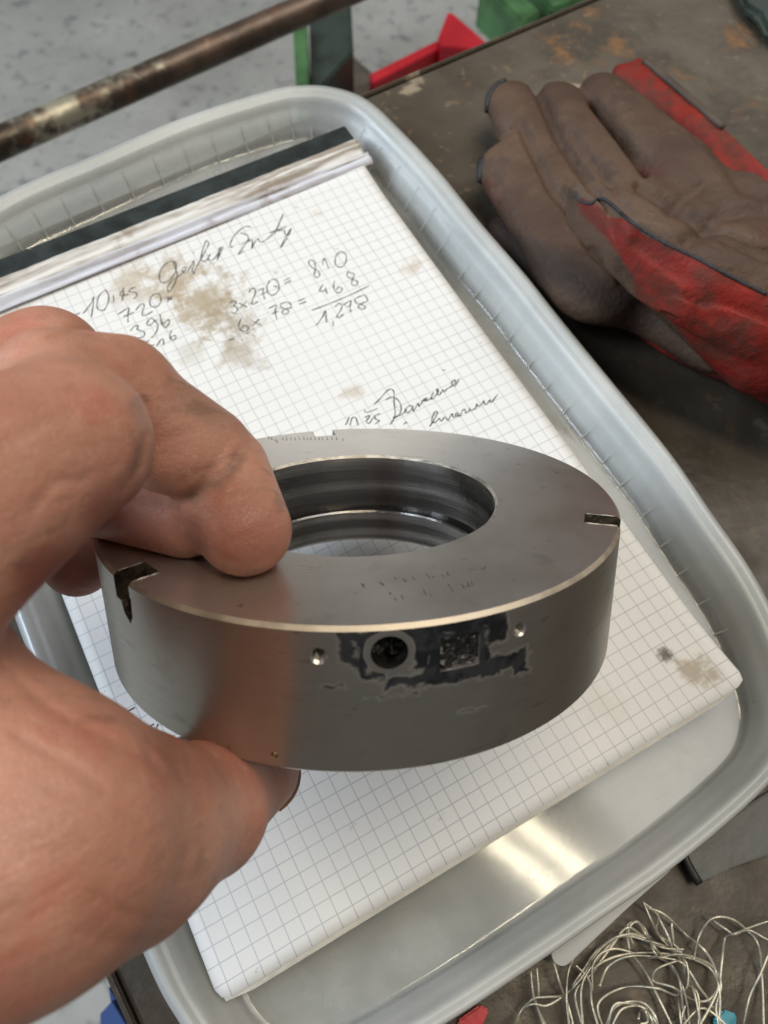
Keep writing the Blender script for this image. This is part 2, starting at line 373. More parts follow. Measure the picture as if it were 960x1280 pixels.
M_conc = m_concrete(); M_table = m_table(); M_pipe = m_pipe(); M_tub = m_tub(); M_rib = m_plain('moulded_rib', (0.42, 0.44, 0.42), .4, var=.05); M_paper = m_paper(); M_plainpaper = m_plain('loose_paper', (0.74, 0.72, 0.66), .8, var=.06)
M_skin = m_skin(); M_leather = m_leather(); M_bore = m_bore(); M_ink = m_ink()
M_green = m_plain('green_paint', (0.060, 0.150, 0.055), .45, var=.35, scale=25)
M_dgreen = m_plain('dark_green', (0.022, 0.032, 0.026), .5, var=.4, scale=20)  # darker green for the post body, the beam gap and the far cloth
M_red = m_plain('red_plastic', (0.42, 0.012, 0.022), .4, var=.12, scale=20)
M_blue = m_plain('blue_cloth', (0.035, 0.075, 0.22), .75, var=.3, scale=40)
M_brown = m_plain('brown_base', (0.085, 0.070, 0.055), .6, var=.3, scale=20)
M_tape = m_plain('black_tape', (0.020, 0.028, 0.028), .42, var=.3, scale=90)
M_plate = m_plain('grey_steel_plate', (0.075, 0.078, 0.075), .5, metal=.4, var=.2, scale=30)
M_black = m_plain('black_rubber', (0.012, 0.012, 0.012), .5)
M_cyan = m_plain('blue_scrap', (0.05, 0.32, 0.42), .5)
M_seam = m_plain('dark_piping', (0.022, 0.022, 0.026), .55, scale=200, bump=.0004)
M_edge = m_plain('worn_bright_edge', (0.50, 0.43, 0.34), .5, metal=.7, var=.18, scale=140, bump=.00004)
M_brass = m_plain('brass', (0.70, 0.55, 0.25), .3, metal=1.0)
M_dark = m_plain('hole_grime', (0.014, 0.013, 0.012), .16, var=.5, scale=600, bump=.0001)
M_thread = m_plain('thread_steel', (0.42, 0.40, 0.36), .3, metal=1)
M_wire = m_plain('galvanised_wire', (0.56, 0.52, 0.42), .42, metal=.65, var=.3, scale=120)
M_lip = m_plain('bore_lip', (0.52, 0.48, 0.42), .42, metal=.85, var=.3, scale=300)
M_notch = m_plain('notch_steel', (0.085, 0.066, 0.050), .38, metal=.7, var=.5, scale=260, bump=.0003)
M_nail = m_plain('nail', (0.40, 0.20, 0.14), .3, var=.15, scale=100)

# ------------------------------------------------------------------ the setting
FLOOR = -860
o = mesh('floor', [(-6000, -6000, FLOOR), (6000, -6000, FLOOR), (6000, 6000, FLOOR), (-6000, 6000, FLOOR)], [(0, 1, 2, 3)], M_conc, smooth=False)
tag(o, kind='structure')
TZ = -11.0
e0 = bp(470, 116, TZ); e1 = bp(744, 0, TZ); l0 = bp(150, 1228, TZ); 
ex = (e1-e0).normalized(); ey = Vector((ex.y, -ex.x, 0))
corner = e0 + ex*((l0-e0).dot(ex))
th = thing('workbench', 'brown oil-stained steel workbench top with rust spots under the plastic tub', 'workbench', (corner.x, corner.y, TZ))
top = [corner, corner+ex*1300, corner+ex*1300+ey*800, corner+ey*800]
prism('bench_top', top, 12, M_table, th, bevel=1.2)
# raised edge strips round the top
for a_, b_ in ((corner+ex*.6, corner+ex*1300), (corner+ey*.6, corner+ey*800)):
    d = (b_-a_).normalized(); sd = Vector((-d.y, d.x, 0))
    if sd.dot(corner+ex*500+ey*500-a_) < 0: sd = -sd
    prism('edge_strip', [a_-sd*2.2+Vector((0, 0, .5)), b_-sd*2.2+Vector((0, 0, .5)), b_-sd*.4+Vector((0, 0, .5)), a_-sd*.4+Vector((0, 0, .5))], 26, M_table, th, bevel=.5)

# rusty rail beyond the bench
PZ = -150
pa, pb = bp(0, 179, PZ), bp(400, 4, PZ); pd = (pb-pa).normalized()
wpx = bp(200, 80, PZ); wq = bp(219, 130, PZ)
PR = 10.0
path = [pa - pd*250 + pd*k*(pb-pa).length*4/40 for k in range(41)]
V, Fc = tube_data(path, PR, 40)
o = mesh('pipe_rail', V, Fc, M_pipe); sharp(o, 50)
tag(o, 'rusty steel pipe rail with flaked pale paint running past the back of the bench', 'pipe')

# green post standing by the bench
def px_poly(pts, z): return [bp(u, v, z) for u, v in pts]
th = thing('machine_post', 'dark green painted steel post on a brown foot beside the red bin', 'post', bp(400, 110, -700))
prism('post_face', px_poly([(366, 30), (384, 30), (388, 150), (372, 150)], -300), 320, M_green, th, bevel=1)
prism('post_body', px_poly([(386, 10), (438, -10), (442, 64), (400, 110), (389, 120)], -310), 310, M_dgreen, th, bevel=2)
prism('foot_plate', px_poly([(388, 92), (441, 68), (500, 120), (480, 170), (392, 170)], -420), 60, M_brown, th, bevel=2)

# red open-front bin
th = thing('storage_bin', 'red plastic open-front storage bin on the floor beyond the bench edge', 'bin', bp(530, 90, -420))
prism('front_wall', px_poly([(462, 92), (546, 50), (551, 60), (466, 104)], -330), 60, M_red, th, bevel=1)
prism('bin_floor', px_poly([(464, 100), (552, 58), (600, 66), (520, 140), (480, 130)], -380), 8, M_red, th, bevel=1)
prism('side_wall', px_poly([(560, 15), (566, 16), (612, 56), (604, 62), (552, 58), (547, 48)], -322), 52, M_red, th, bevel=1)

th = thing('steel_trestle', 'pair of green painted beams beyond the far edge of the workbench', 'trestle', bp(670, 5, -450))
prism('beam', px_poly([(600, -24), (636, -24), (678, 14), (656, 30)], -400), 60, M_green, th, bevel=3)
prism('beam', px_poly([(662, -24), (760, -60), (760, -14), (690, 12)], -396), 60, M_green, th, bevel=3)
prism('dark_gap', px_poly([(636, -24), (666, -28), (700, 10), (680, 14)], -430), 20, M_dgreen, th)  # dark panel put in for the shade in the gap between the beams

o = prism('cloth_bag', px_poly([(120, 1252), (142, 1222), (190, 1300), (180, 1360), (122, 1340)], -160), 60, M_blue, None, bevel=12)
tag(o, 'blue cloth bag hanging below the near corner of the bench, under the hand', 'bag')

# ------------------------------------------------------------------ things on the bench
o = prism('steel_plate', px_poly([(852, 1062), (874, 1104), (916, 1084), (985, 1060), (1100, 980), (985, 975), (930, 1010)], TZ+2.4), 2.2, M_plate, None, bevel=.4)
tag(o, 'flat dark grey steel plate with a black edge lying half under the tub', 'plate')
V, Fc = tube_data(catmull([bp(850, 1058, TZ+3.2), bp(862, 1084, TZ+3.2), bp(874, 1104, TZ+3.0)], 4), 1.1, 8)
mesh('edge_trim', V, Fc, M_black, o)
o = prism('paper_scrap', px_poly([(892, 1276), (905, 1262), (922, 1268), (920, 1290), (900, 1292)], TZ+2), 1.6, M_cyan, None, bevel=.4)
tag(o, 'small bright blue scrap lying beside the wire tangle', 'scrap')
o = prism('plastic_scrap', px_poly([(572, 1276), (600, 1256), (612, 1262), (600, 1290), (575, 1296)], TZ+2), 1.6, M_red, None, bevel=.4)
tag(o, 'small red plastic piece peeping out below the rim of the tub', 'scrap')
o = prism('oily_cloth', [p + Vector((0, 0, rng.uniform(-1, 1))) for p in px_poly([(915, -30), (930, 6), (948, 18), (962, 40), (1010, 60), (1040, -40)], TZ+6)], 5.5, M_dgreen, None, bevel=2)
tag(o, 'dark greenish cloth at the far corner of the bench beyond the gloves', 'cloth')

# wire tangle
S = [
 [(300, 400), (310, 330), (400, 285), (520, 275), (650, 290), (740, 330), (775, 400), (780, 500), (760, 600)],
 [(345, 560), (325, 460), (420, 403), (540, 405), (620, 430), (660, 390), (655, 310), (600, 260), (540, 235), (460, 215)],
 [(350, 560), (380, 480), (440, 455), (500, 465), (540, 520), (550, 590)],
 [(360, 600), (400, 500), (450, 470), (495, 480), (525, 530), (530, 600)],
 [(685, 300), (700, 210), (750, 145), (820, 145), (880, 190), (925, 250), (940, 380), (945, 600)],
 [(740, 140), (800, 180), (835, 205), (880, 185), (960, 155), (1020, 150)],
 [(970, 260), (930, 360), (890, 440), (865, 560)],
 [(780, 400), (790, 300), (800, 220), (835, 200), (890, 190), (960, 225), (1030, 240)],
 [(490, 80), (520, 150), (560, 220), (620, 280), (660, 360), (690, 450), (715, 600)],
 [(500, 100), (570, 130), (650, 200), (720, 260), (765, 340), (770, 420), (700, 560)],
 [(455, 240), (438, 190), (470, 158), (500, 200), (540, 260), (600, 330), (640, 400), (660, 500), (670, 600)],
 [(70, 340), (80, 440), (100, 490), (140, 570)],
 [(20, 560), (30, 490), (80, 465), (130, 470), (200, 430), (260, 370), (330, 260), (400, 210), (480, 210), (560, 250), (640, 270)],
 [(150, 280), (180, 390), (210, 470), (235, 570)],
 [(240, 320), (290, 380), (300, 460), (330, 570)],
 [(270, 580), (260, 420), (290, 340), (360, 250), (430, 200), (520, 215)],
 [(450, 280), (500, 350), (560, 460), (620, 580)],
 [(620, 300), (545, 330), (530, 380), (600, 400), (680, 450), (740, 448), (782, 390)],
 [(475, 520), (480, 490), (500, 495), (508, 530), (485, 540)],
 [(545, 130), (590, 220), (610, 290), (600, 160)],
 [(215, 560), (205, 440), (215, 340), (255, 250)],
 [(95, 330), (100, 420), (90, 460), (125, 560)],
 [(620, 420), (630, 500), (640, 600)], [(650, 470), (640, 540), (720, 480), (860, 600)],
 [(330, 400), (360, 330), (430, 290), (540, 290), (640, 310), (700, 400), (750, 470), (790, 560)]]
V, Fc = [], []
def wirepts(s, j):
    out = []
    for i, (a_, b_) in enumerate(s):
        out.append(bp(640+a_/3+rng.normal()*j, 1100+b_/3+rng.normal()*j, TZ+1.2+3.5*abs(math.sin(i*1.3+len(s)))+rng.uniform(0, 1.5)))
    return catmull(out, 7)
for s in S: tube_data(wirepts(s, .5), .30, 6, V=V, Fc=Fc)
for s in (S[0], S[8], S[10], S[12], S[15], S[2]): tube_data(wirepts(s, 5), .30, 6, V=V, Fc=Fc)
o = mesh('wire_tangle', V, Fc, M_wire)
tag(o, 'loose tangle of thin galvanised binding wire on the rusty bench below the tub', 'wire')

# ------------------------------------------------------------------ plastic tub
RZ = 5.0                                      # height of the rim above the page
LEFT = [(CP[0]+(a_-CP[0])*1.0538, CP[1]+(b_-CP[1])*1.0538) for a_, b_ in [(16, -26.8), (2, -22.5), (-5.5, -13), (-9, -1.6), (-11, 14), (-12.2, 60), (-13, 130), (-13.6, 190), (-11.5, 216), (-2, 230)]]
OUT = LEFT + [tuple(bp(u, v, RZ)[:2]) for u, v in [(0, 241), (115, 191), (230, 143), (335, 110), (374, 104), (415, 106), (460, 122), (507, 165), (555, 217), (600, 273), (658, 340), (693, 384), (760, 466), (837, 560), (893, 640), (940, 708), (975, 775),
       (997, 840), (1003, 895), (990, 945), (960, 985), (900, 1040), (830, 1096), (760, 1145), (680, 1201), (560, 1281)]] + [tuple(LEFT[0])[:2]]
OUT = OUT[:-1]
rim = catmull([(a_, b_, 0) for a_, b_ in OUT], 6, closed=True); NR = len(rim)
nrm = []
for i in range(NR):
    t = (rim[(i+2) % NR]-rim[(i-2) % NR]).normalized(); nrm.append(Vector((-t.y, t.x, 0)))
cen = Vector((76, 112, 0))
if sum(nrm[i].dot(cen-rim[i]) for i in range(NR)) < 0: nrm = [-q for q in nrm]
PROF = [(0.4, -4.8), (0.0, 0), (0.0, 3.0), (0.7, 4.6), (2.0, 5.1), (3.2, 4.8), (3.9, 4.1), (4.4, 3.9), (5.0, 3.9), (5.8, 3.3), (6.8, 1.6), (7.6, 0.1), (8.4, -0.9), (9.2, -2.0), (10.2, -4.0), (11.2, -6.9),
        (12.1, -8.6), (13.0, -9.15), (14.0, -9.25), (14.5, -9.25), (22, -9.25)]
FS = lambda i: 1.05-.43*max(0.0, nrm[i].y)**.7
V, Fc = [], []
for off, z in PROF:
    for i in range(NR):
        p = rim[i]+nrm[i]*off*FS(i); V.append((p.x, p.y, z))
for k in range(len(PROF)-1):
    for i in range(NR):
        j = (i+1) % NR; Fc.append((k*NR+i, k*NR+j, (k+1)*NR+j, (k+1)*NR+i))
# floor: shrink toward the centre in rings
base = (len(PROF)-1)*NR; inner = [Vector(V[base+i]) for i in range(NR)]
for s in (.8, .5, .2):
    b0 = len(V)
    for p in inner: q = cen + (p-cen)*s; V.append((q.x, q.y, -9.25))
    for i in range(NR):
        j = (i+1) % NR; Fc.append((base+i, base+j, b0+j, b0+i))
    base = b0
Fc.append(tuple(base+i for i in range(NR)))
tub = thing('plastic_tub', 'shallow translucent white plastic tub with rounded rim holding the notepad', 'tub', (72, 110, TZ))
body = mesh('tub_body', V, Fc, M_tub, tub)
md = body.modifiers.new('thickness', 'SOLIDIFY'); md.thickness = .9*K; md.offset = 1
# moulded ribs on the inner wall
bm = bmesh.new()
prof = [(-2.6, -.4), (2.9, -8.7), (2.9, -9.3), (-2.0, -4)]
vs = []
for s in (-.2, .2): vs.append([bm.verts.new(Vector((s, a_, b_))*K) for a_, b_ in prof])
bm.faces.new(vs[0]); bm.faces.new(vs[1][::-1])
for k in range(4): bm.faces.new((vs[0][k], vs[1][k], vs[1][(k+1) % 4], vs[0][(k+1) % 4]))
bmesh.ops.recalc_face_normals(bm, faces=bm.faces)
ribme = bpy.data.meshes.new('rib'); bm.to_mesh(ribme); bm.free(); ribme.materials.append(M_rib)
acc = 0; last = -99
for i in range(NR):
    if i: acc += (rim[i]-rim[i-1]).length
    if acc-last > 9.6 and rim[i].y > 8:
        last = acc
        p = rim[i]+nrm[i]*10.0*FS(i); y = nrm[i]; x = Vector((y.y, -y.x, 0))
        r = link('rib', ribme, None)
        mw = Matrix(((x.x, y.x, 0, p.x*K), (x.y, y.y, 0, p.y*K), (0, 0, 1, 0), (0, 0, 0, 1)))
        r.parent = tub; r.matrix_parent_inverse = Matrix.Translation(-Vector((72, 110, TZ))*K); r.matrix_basis = mw
# pull tab hanging below the near rim
tabp = [(838, 1088, 0), (790, 1130, -1.5), (745, 1172, -3), (720, 1196, -3.6), (706, 1207, -4), (694, 1203, -3.6), (690, 1188, -2.5), (700, 1165, -1), (735, 1120, 0)]
tv = catmull([bp(*p) for p in tabp], 5)
bm = bmesh.new(); f = bm.faces.new([bm.verts.new(p*K) for p in tv])
r = bmesh.ops.extrude_face_region(bm, geom=[f])
for v in [e for e in r['geom'] if isinstance(e, bmesh.types.BMVert)]: v.co.z -= 1.2*K
bmesh.ops.recalc_face_normals(bm, faces=bm.faces)
o = frombm('pull_tab', bm, M_tub, tub); sharp(o)

# ------------------------------------------------------------------ notepad
PX0, PX1, PY0 = -3.0, 147.2, -3.2
pad = thing('notepad', 'dirty squared-paper notepad with pencil sums, black taped top edge, lying in the tub', 'notepad', (72, 100, -9))
prism('backing_block', [Vector((PX0+1, PY0+.8, -1.3)), Vector((PX1-2.2, PY0+.2, -1.3)), Vector((PX1-2.0, 226, -1.3)), Vector((PX0+1, 226, -1.3))], 6.9, M_plainpaper, pad, bevel=.2)
def sheet(name, x0, x1, y0, y1, zf, mat, nx=50, ny=70, th_=.12):
    V, Fc = [], []
    for j in range(ny+1):
        for i in range(nx+1):
            x = x0+(x1-x0)*i/nx; y = y0+(y1-y0)*j/ny
            # rounded corners
            rr = 3.0
            for cx, cy, sx_, sy_ in ((x1-rr, y0+rr, 1, -1), (x0+rr, y0+rr, -1, -1)):
                dx, dy = (x-cx)*sx_, (y-cy)*sy_
                if dx > 0 and dy > 0:
                    d = math.hypot(dx, dy)
                    m_ = max(dx, dy)
                    if d > 0: x, y = cx+sx_*dx*m_/d, cy+sy_*dy*m_/d
            V.append((x, y, zf(x, y)))
    for j in range(ny):
        for i in range(nx):
            a_ = j*(nx+1)+i; Fc.append((a_, a_+1, a_+nx+2, a_+nx+1))
    o = mesh(name, V, Fc, mat, pad)
    m_ = o.modifiers.new('thickness', 'SOLIDIFY'); m_.thickness = th_*K; m_.offset = -1
    return o
def ztop(x, y):
    z = .25*math.sin(x*.045+.4)*math.sin(y*.03)
    q = max(0, (x-118)/29)*max(0, (22-y)/25)
    z += 3.0*q**1.6                         # lifted near corner
    if y > 196: z += 1.3*((y-196)/17)**1.5
    return z
def zoff(dz, lift=1.0):
    return lambda x, y: ztop(x, y)*lift-dz
sheet('page', PX0, PX1+.8, PY0, 213, ztop, M_paper)
sheet('page', PX0+.4, PX1-1.2, PY0-1.1, 212, zoff(.35, .3), M_plainpaper, 20, 24)
sheet('page', PX0+.9, PX1-1.8, PY0-.4, 212, zoff(.75, .15), M_plainpaper, 20, 24)
# torn stubs of earlier pages: crumpled ridge between tape and page
pA0, pA1 = bp(-40, 367, 4.4), bp(446, 176, 4.4)         # lower edge of the tape
pB0, pB1 = bp(-40, 420, 1.8), bp(452, 206, 1.8)
td = (pA1-pA0).normalized(); tn = Vector((-td.y, td.x, 0)); Lt = (pA1-pA0).length
wst = (pA1-pB1).dot(tn)
def strip(name, w0, w1, zf, mat, n=110, m_=9, ext=0.0, jag=0.0):
    V, Fc = [], []
    for i in range(n+1):
        s = i/n
        jj = jag*(rng.random()-.5)
        for j in range(m_+1):
            t = j/m_; wv = w0+(w1-w0)*t + (jj if j == 0 else 0)
            p = pA0+td*(Lt+ext)*s - tn*wv
            V.append((p.x, p.y, zf(s*Lt, t)))
    for i in range(n):
        for j in range(m_):
            a_ = i*(m_+1)+j; Fc.append((a_, a_+m_+1, a_+m_+2, a_+1))
    o = mesh(name, V, Fc, mat, pad)
    q = o.modifiers.new('thickness', 'SOLIDIFY'); q.thickness = .15*K; q.offset = -1
    return o
def m_stub(tint=(0.74, 0.73, 0.71), amt=.75):
    n = NT('dirty_torn_paper')
    a_ = math.atan2(td.y, td.x)
    st = n.noise(1, 5, .65, vec=n.mapv((26, 330, 60), (0, 0, -a_)))
    st = n.noise(1, 5, .65, vec=n.mapv((30, 520, 60), vec=n.mapv((1, 1, 1), (0, 0, -a_))))
    big = n.noise(22, 4, .6)
    b_ = n.mix(n.M('MULTIPLY', n.M('MULTIPLY', n.ss(st, .42, .60), n.ss(big, .30, .55)), amt), tint, (0.22, 0.155, 0.10))
    b_ = n.mix(n.M('MULTIPLY', n.ss(n.noise(60, 5, .6), .6, .72), .6), b_, (0.22, 0.14, 0.09))
    return n.set(col=b_, rough=.75, spec=.2, normal=n.bump(st, .0008, .7))
M_stub = m_stub()
def stubz(x, t): return 4.9-2.6*t+.5*math.sin(t*9+.035*x)*(1-abs(2*t-1))+.12*math.sin(x*.23+t*2)+.05*math.sin(x*.9+t*3)
strip('torn_stub', -.5, wst*.72, stubz, M_stub, jag=0)
M_bluish = m_stub((0.66, 0.68, 0.76), .35)
strip('page_fold', wst*.60, wst*1.06, lambda x, t: 3.1-1.9*t+.45*math.sin(t*7+.6+.02*x)+.10*math.sin(x*.17), M_bluish, ext=1.5)
# a couple of curled stub ends at the corner
tp0, tp1 = bp(-40, 340, 4.2), bp(430, 155, 4.2)
prism('binding_tape', [bp(-60, 374, 4.6), bp(446, 176, 4.6), bp(431, 156, 4.6), bp(-60, 346, 4.6)], 9.5, M_tape, pad, bevel=.5)
# the handwriting
def W(o, s, strokes): return [[(o[0]+a_/s, o[1]+b_/s) for a_, b_ in st] for st in strokes]
oA, sA = (40, 360), 5.333; oB, sB = (190, 260), 5.0526; oC, sC = (270, 300), 4.571; oD, sD = (410, 450), 4.174; oE, sE = (60, 740), 5.333; oF, sF = (160, 880), 9.6
WORDS = [
 ('written_time', W(oA, sA, [[(165, 170), (200, 150), (220, 170), (212, 210)], [(258, 192), (318, 165)], [(340, 170), (395, 100), (412, 60), (405, 130), (395, 195)],
   [(490, 18), (450, 50), (432, 110), (445, 145), (480, 145), (505, 100), (510, 45), (490, 15)], [(543, 50), (545, 98)], [(615, 0), (585, 50), (645, 40)], [(612, 20), (600, 85)],
   [(690, -5), (655, 8), (650, 25), (690, 30), (700, 55), (675, 70)]])),
 ('written_sum', W(oA, sA, [[(572, 175), (645, 130), (640, 165), (640, 228)], [(610, 190), (680, 160)], [(690, 150), (725, 108), (748, 115), (735, 165), (745, 185), (805, 155)],
   [(840, 35), (800, 50), (785, 95), (800, 125), (840, 120), (860, 80), (850, 45), (838, 36)], [(890, 70), (940, 55)], [(905, 95), (915, 75), (935, 70), (900, 80)], [(900, 60), (935, 80)],
   [(655, 285), (680, 255), (710, 250), (700, 275), (745, 290), (745, 320), (700, 335), (680, 325)],
   [(800, 200), (775, 215), (765, 245), (790, 245), (815, 220), (800, 200)], [(820, 215), (840, 250), (825, 300), (795, 330)],
   [(855, 175), (862, 230), (890, 265), (915, 230), (910, 210), (880, 235), (860, 230)], [(748, 368), (782, 350)], [(768, 408), (815, 375)], [(785, 375), (800, 395)],
   [(830, 385), (870, 335), (878, 380)], [(930, 285), (918, 320), (930, 345), (955, 340), (958, 318), (935, 322), (922, 335)]])),
 ('written_name', W(oB, sB, [[(150, 350), (120, 340), (75, 370), (48, 420), (55, 465), (90, 470), (125, 440), (150, 400), (152, 355), (138, 345), (150, 390), (160, 430), (135, 495), (108, 530), (98, 500), (125, 460), (165, 435), (200, 405), (215, 385), (205, 375), (190, 395), (215, 410), (245, 370), (265, 335), (262, 370), (252, 400), (268, 415), (255, 420)],
   [(258, 292), (270, 285)], [(265, 410), (300, 340), (345, 265), (360, 230), (345, 215), (325, 260), (310, 320), (330, 340), (360, 310), (365, 295), (355, 330), (390, 325), (425, 275), (435, 250)], [(425, 255), (420, 300), (412, 330), (450, 245)],
   [(515, 245), (495, 250), (500, 215), (530, 170), (580, 130), (615, 125), (628, 130)], [(560, 165), (600, 175), (610, 200), (580, 245), (545, 295), (575, 275)],
   [(565, 235), (605, 215), (635, 205), (630, 260), (645, 225), (670, 195), (680, 215), (700, 215), (730, 195), (780, 145), (830, 45), (800, 110), (775, 170)], [(745, 160), (850, 120)],
   [(790, 150), (835, 140), (840, 165), (860, 175), (880, 130), (850, 175), (820, 235), (812, 250), (835, 220), (855, 190)]])),
 ('written_sum', W(oC, sC, [[(80, 360), (105, 350), (118, 360), (100, 378), (118, 385), (122, 405), (105, 422), (85, 410)], [(132, 362), (178, 385)], [(175, 355), (135, 392)],
   [(190, 300), (205, 280), (225, 285), (222, 315), (205, 360), (215, 370), (240, 352)], [(245, 290), (272, 278), (268, 300), (280, 340)], [(255, 315), (290, 300)],
   [(310, 235), (292, 265), (298, 305), (325, 318), (355, 295), (360, 262), (345, 230), (315, 228)], [(330, 265), (352, 272)], [(385, 237), (425, 218)], [(390, 252), (430, 235)],
   [(560, 125), (540, 115), (530, 135), (550, 160), (585, 180), (592, 205), (575, 218), (560, 200), (568, 170), (565, 135), (560, 125)], [(608, 145), (618, 105), (645, 165)],
   [(715, 65), (690, 85), (680, 120), (690, 150), (720, 155), (742, 125), (742, 85), (715, 65)], [(612, 255), (592, 295), (632, 290)], [(625, 275), (635, 310)],
   [(678, 235), (672, 265), (685, 300), (710, 300), (720, 280), (700, 270), (690, 290)], [(778, 190), (755, 185), (750, 210), (780, 225), (810, 240), (800, 262), (775, 255), (780, 225), (790, 200), (778, 190)],
   [(545, 405), (640, 370), (700, 345), (780, 310), (875, 262)], [(572, 492), (610, 440), (625, 405), (632, 475)], [(668, 465), (670, 495)],
   [(680, 385), (700, 365), (720, 375), (712, 405), (690, 440), (705, 445), (730, 425)], [(728, 375), (770, 348), (765, 385), (772, 415)], [(745, 385), (775, 375)],
   [(820, 325), (795, 340), (800, 360), (830, 370), (855, 385), (835, 398), (812, 385), (830, 365), (865, 350), (850, 318), (820, 325)],
   [(145, 450), (130, 490), (145, 520), (175, 522), (185, 500), (160, 490), (142, 510)], [(205, 465), (262, 492)], [(248, 455), (205, 495)], [(300, 395), (345, 375), (338, 410), (348, 455)], [(318, 425), (355, 410)],
   [(400, 358), (370, 370), (375, 390), (400, 398), (418, 412), (395, 428), (378, 415), (398, 395), (428, 390), (425, 365), (400, 358)], [(468, 352), (508, 337)], [(475, 370), (515, 355)],
   [(70, 575), (90, 570), (105, 565)], [(145, 570), (150, 575)], [(170, 540), (190, 530)]])),
 ('written_name', W(oD, sD, [[(92, 340), (110, 300)], [(116, 342), (125, 305), (145, 303), (158, 342)], [(190, 270), (192, 262)], [(195, 275), (205, 272)], [(192, 300), (220, 290), (200, 320), (215, 330), (238, 300)], [(205, 275), (258, 255)], [(270, 282), (245, 292), (250, 310), (268, 318), (245, 335)],
   [(240, 232), (270, 205), (310, 160), (335, 155), (345, 175), (345, 225), (350, 290), (325, 338)], [(300, 210), (330, 195), (360, 205), (380, 235), (378, 275), (355, 300), (340, 300), (385, 285), (410, 260)],
   [(435, 237), (412, 248), (402, 268), (418, 275), (438, 255), (442, 238), (445, 268), (470, 225), (475, 245), (500, 205), (518, 200), (500, 215), (530, 205), (550, 170), (540, 195), (545, 205), (575, 165), (568, 150), (575, 185), (590, 170), (600, 155), (605, 168), (620, 152), (640, 140), (662, 120), (660, 102), (645, 120), (660, 137), (685, 98)],
   [(530, 347), (560, 300), (570, 270), (555, 275), (540, 320), (560, 325), (580, 305), (590, 320), (610, 298), (625, 315), (640, 290), (650, 280), (655, 300), (680, 285), (674, 275), (665, 290), (690, 290), (700, 265), (716, 258), (718, 275), (738, 262), (736, 248), (745, 262), (770, 250), (775, 228), (785, 242), (808, 222), (812, 210), (822, 235), (845, 208), (850, 222), (885, 180)],
   [(395, 338), (405, 325), (415, 332)], [(595, 55), (612, 52)]])),
 ('written_line', W(oE, sE, [[(440, 840), (500, 812), (580, 770)]]) + W(oF, sF, [[(120, 370), (150, 365), (220, 305), (310, 240)], [(275, 260), (268, 350), (298, 368), (335, 310), (362, 240)]]))]
for nm, strokes in WORDS:
    V, Fc = [], []
    for st in strokes:
        pts = [bp(u, v, 0) for u, v in st]
        pts = [Vector((p.x, p.y, ztop(p.x, p.y)+.03)) for p in pts]
        if len(pts) > 2: pts = catmull(pts, 4)
        pts = [Vector((p.x, p.y, ztop(p.x, p.y)+.03)) for p in pts]
        n_ = len(pts); r_ = [.19+.05*math.sin(i*1.1+len(V)) for i in range(n_)]
        tube_data(pts, r_, 5, V=V, Fc=Fc, flat=.2, up=Vector((0, 0, 1)))
    mesh(nm, V, Fc, M_ink, pad)

# ------------------------------------------------------------------ the steel ring
RN = Vector((0.295105, 0.612018, 0.733722)).normalized(); RO_ = Vector((69.05, 66.73, 62.17))
xr = Vector(RC[0]); xr = (xr-RN*xr.dot(RN)).normalized(); yr = RN.cross(xr)
RM = Matrix(((xr.x, yr.x, RN.x, RO_.x*K), (xr.y, yr.y, RN.y, RO_.y*K), (xr.z, yr.z, RN.z, RO_.z*K), (0, 0, 0, 1)))
RMI = RM.inverted()
OR_, TH = 51.2, 26.0
def top_hit(u, v, off=0.0):                  # local point on the top face
    d = Vector(ray(u, v)); s = ((RO_+RN*off)-Vector(CP)).dot(RN)/d.dot(RN); p = Vector(CP)+d*s
    return RMI @ (p*K)/K
def side_hit(u, v):
    o_ = (RMI @ (Vector(CP)*K))/K; d = (RMI.to_3x3() @ Vector(ray(u, v)))
    a_ = d.x**2+d.y**2; b_ = 2*(o_.x*d.x+o_.y*d.y); c_ = o_.x**2+o_.y**2-OR_**2
    s = (-b_-math.sqrt(max(0, b_*b_-4*a_*c_)))/(2*a_); return o_+d*s
def ang(p): return math.atan2(p.y, p.x)
hp = side_hit(487, 816); A0 = ang(hp)
def arc(u, v): p = side_hit(u, v); return (ang(p)-A0)*OR_, p.z
RECTS = []
for (x0, y0, x1, y1) in [(424, 788, 448, 830), (446, 790, 462, 846), (436, 778, 628, 797), (512, 786, 536, 838), (530, 784, 612, 848), (606, 768, 634, 806), (612, 816, 658, 834), (450, 838, 482, 850),
                         (480, 838, 640, 854), (402, 856, 426, 858), (600, 830, 628, 846), (575, 888, 604, 889), (455, 870, 520, 871), (640, 822, 658, 844)]:
    cx, cy = (x0+x1)/2, (y0+y1)/2
    s0, _ = arc(x0, cy); s1, _ = arc(x1, cy); _, z0 = arc(cx, y0); _, z1 = arc(cx, y1)
    RECTS.append((s0, s1, z0, z1))
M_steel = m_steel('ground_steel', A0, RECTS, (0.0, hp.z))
prof = [(27.9, 0, 1), (50.55, 0, 0), (51.2, -.66, 2), (51.2, -25.4, 0), (50.6, -26.1, 0), (40, -26.1, 0), (38, -21.5, 0), (27.0, -21.5, 1), (26.0, -20.6, 1), (26.0, -13.9, 1), (26.3, -13.5, 1), (28.3, -13.4, 1), (28.3, -12.4, 1), (27.4, -12.3, 1), (27.4, -.55, 3)]
NS = 256; V, Fc = [], []
for (r, z, _) in prof:
    for k in range(NS):
        a_ = 2*math.pi*k/NS; V.append((r*math.cos(a_), r*math.sin(a_), z))
for j in range(len(prof)):
    for k in range(NS):
        k2 = (k+1) % NS; j2 = (j+1) % len(prof)
        Fc.append((j*NS+k, j2*NS+k, j2*NS+k2, j*NS+k2))
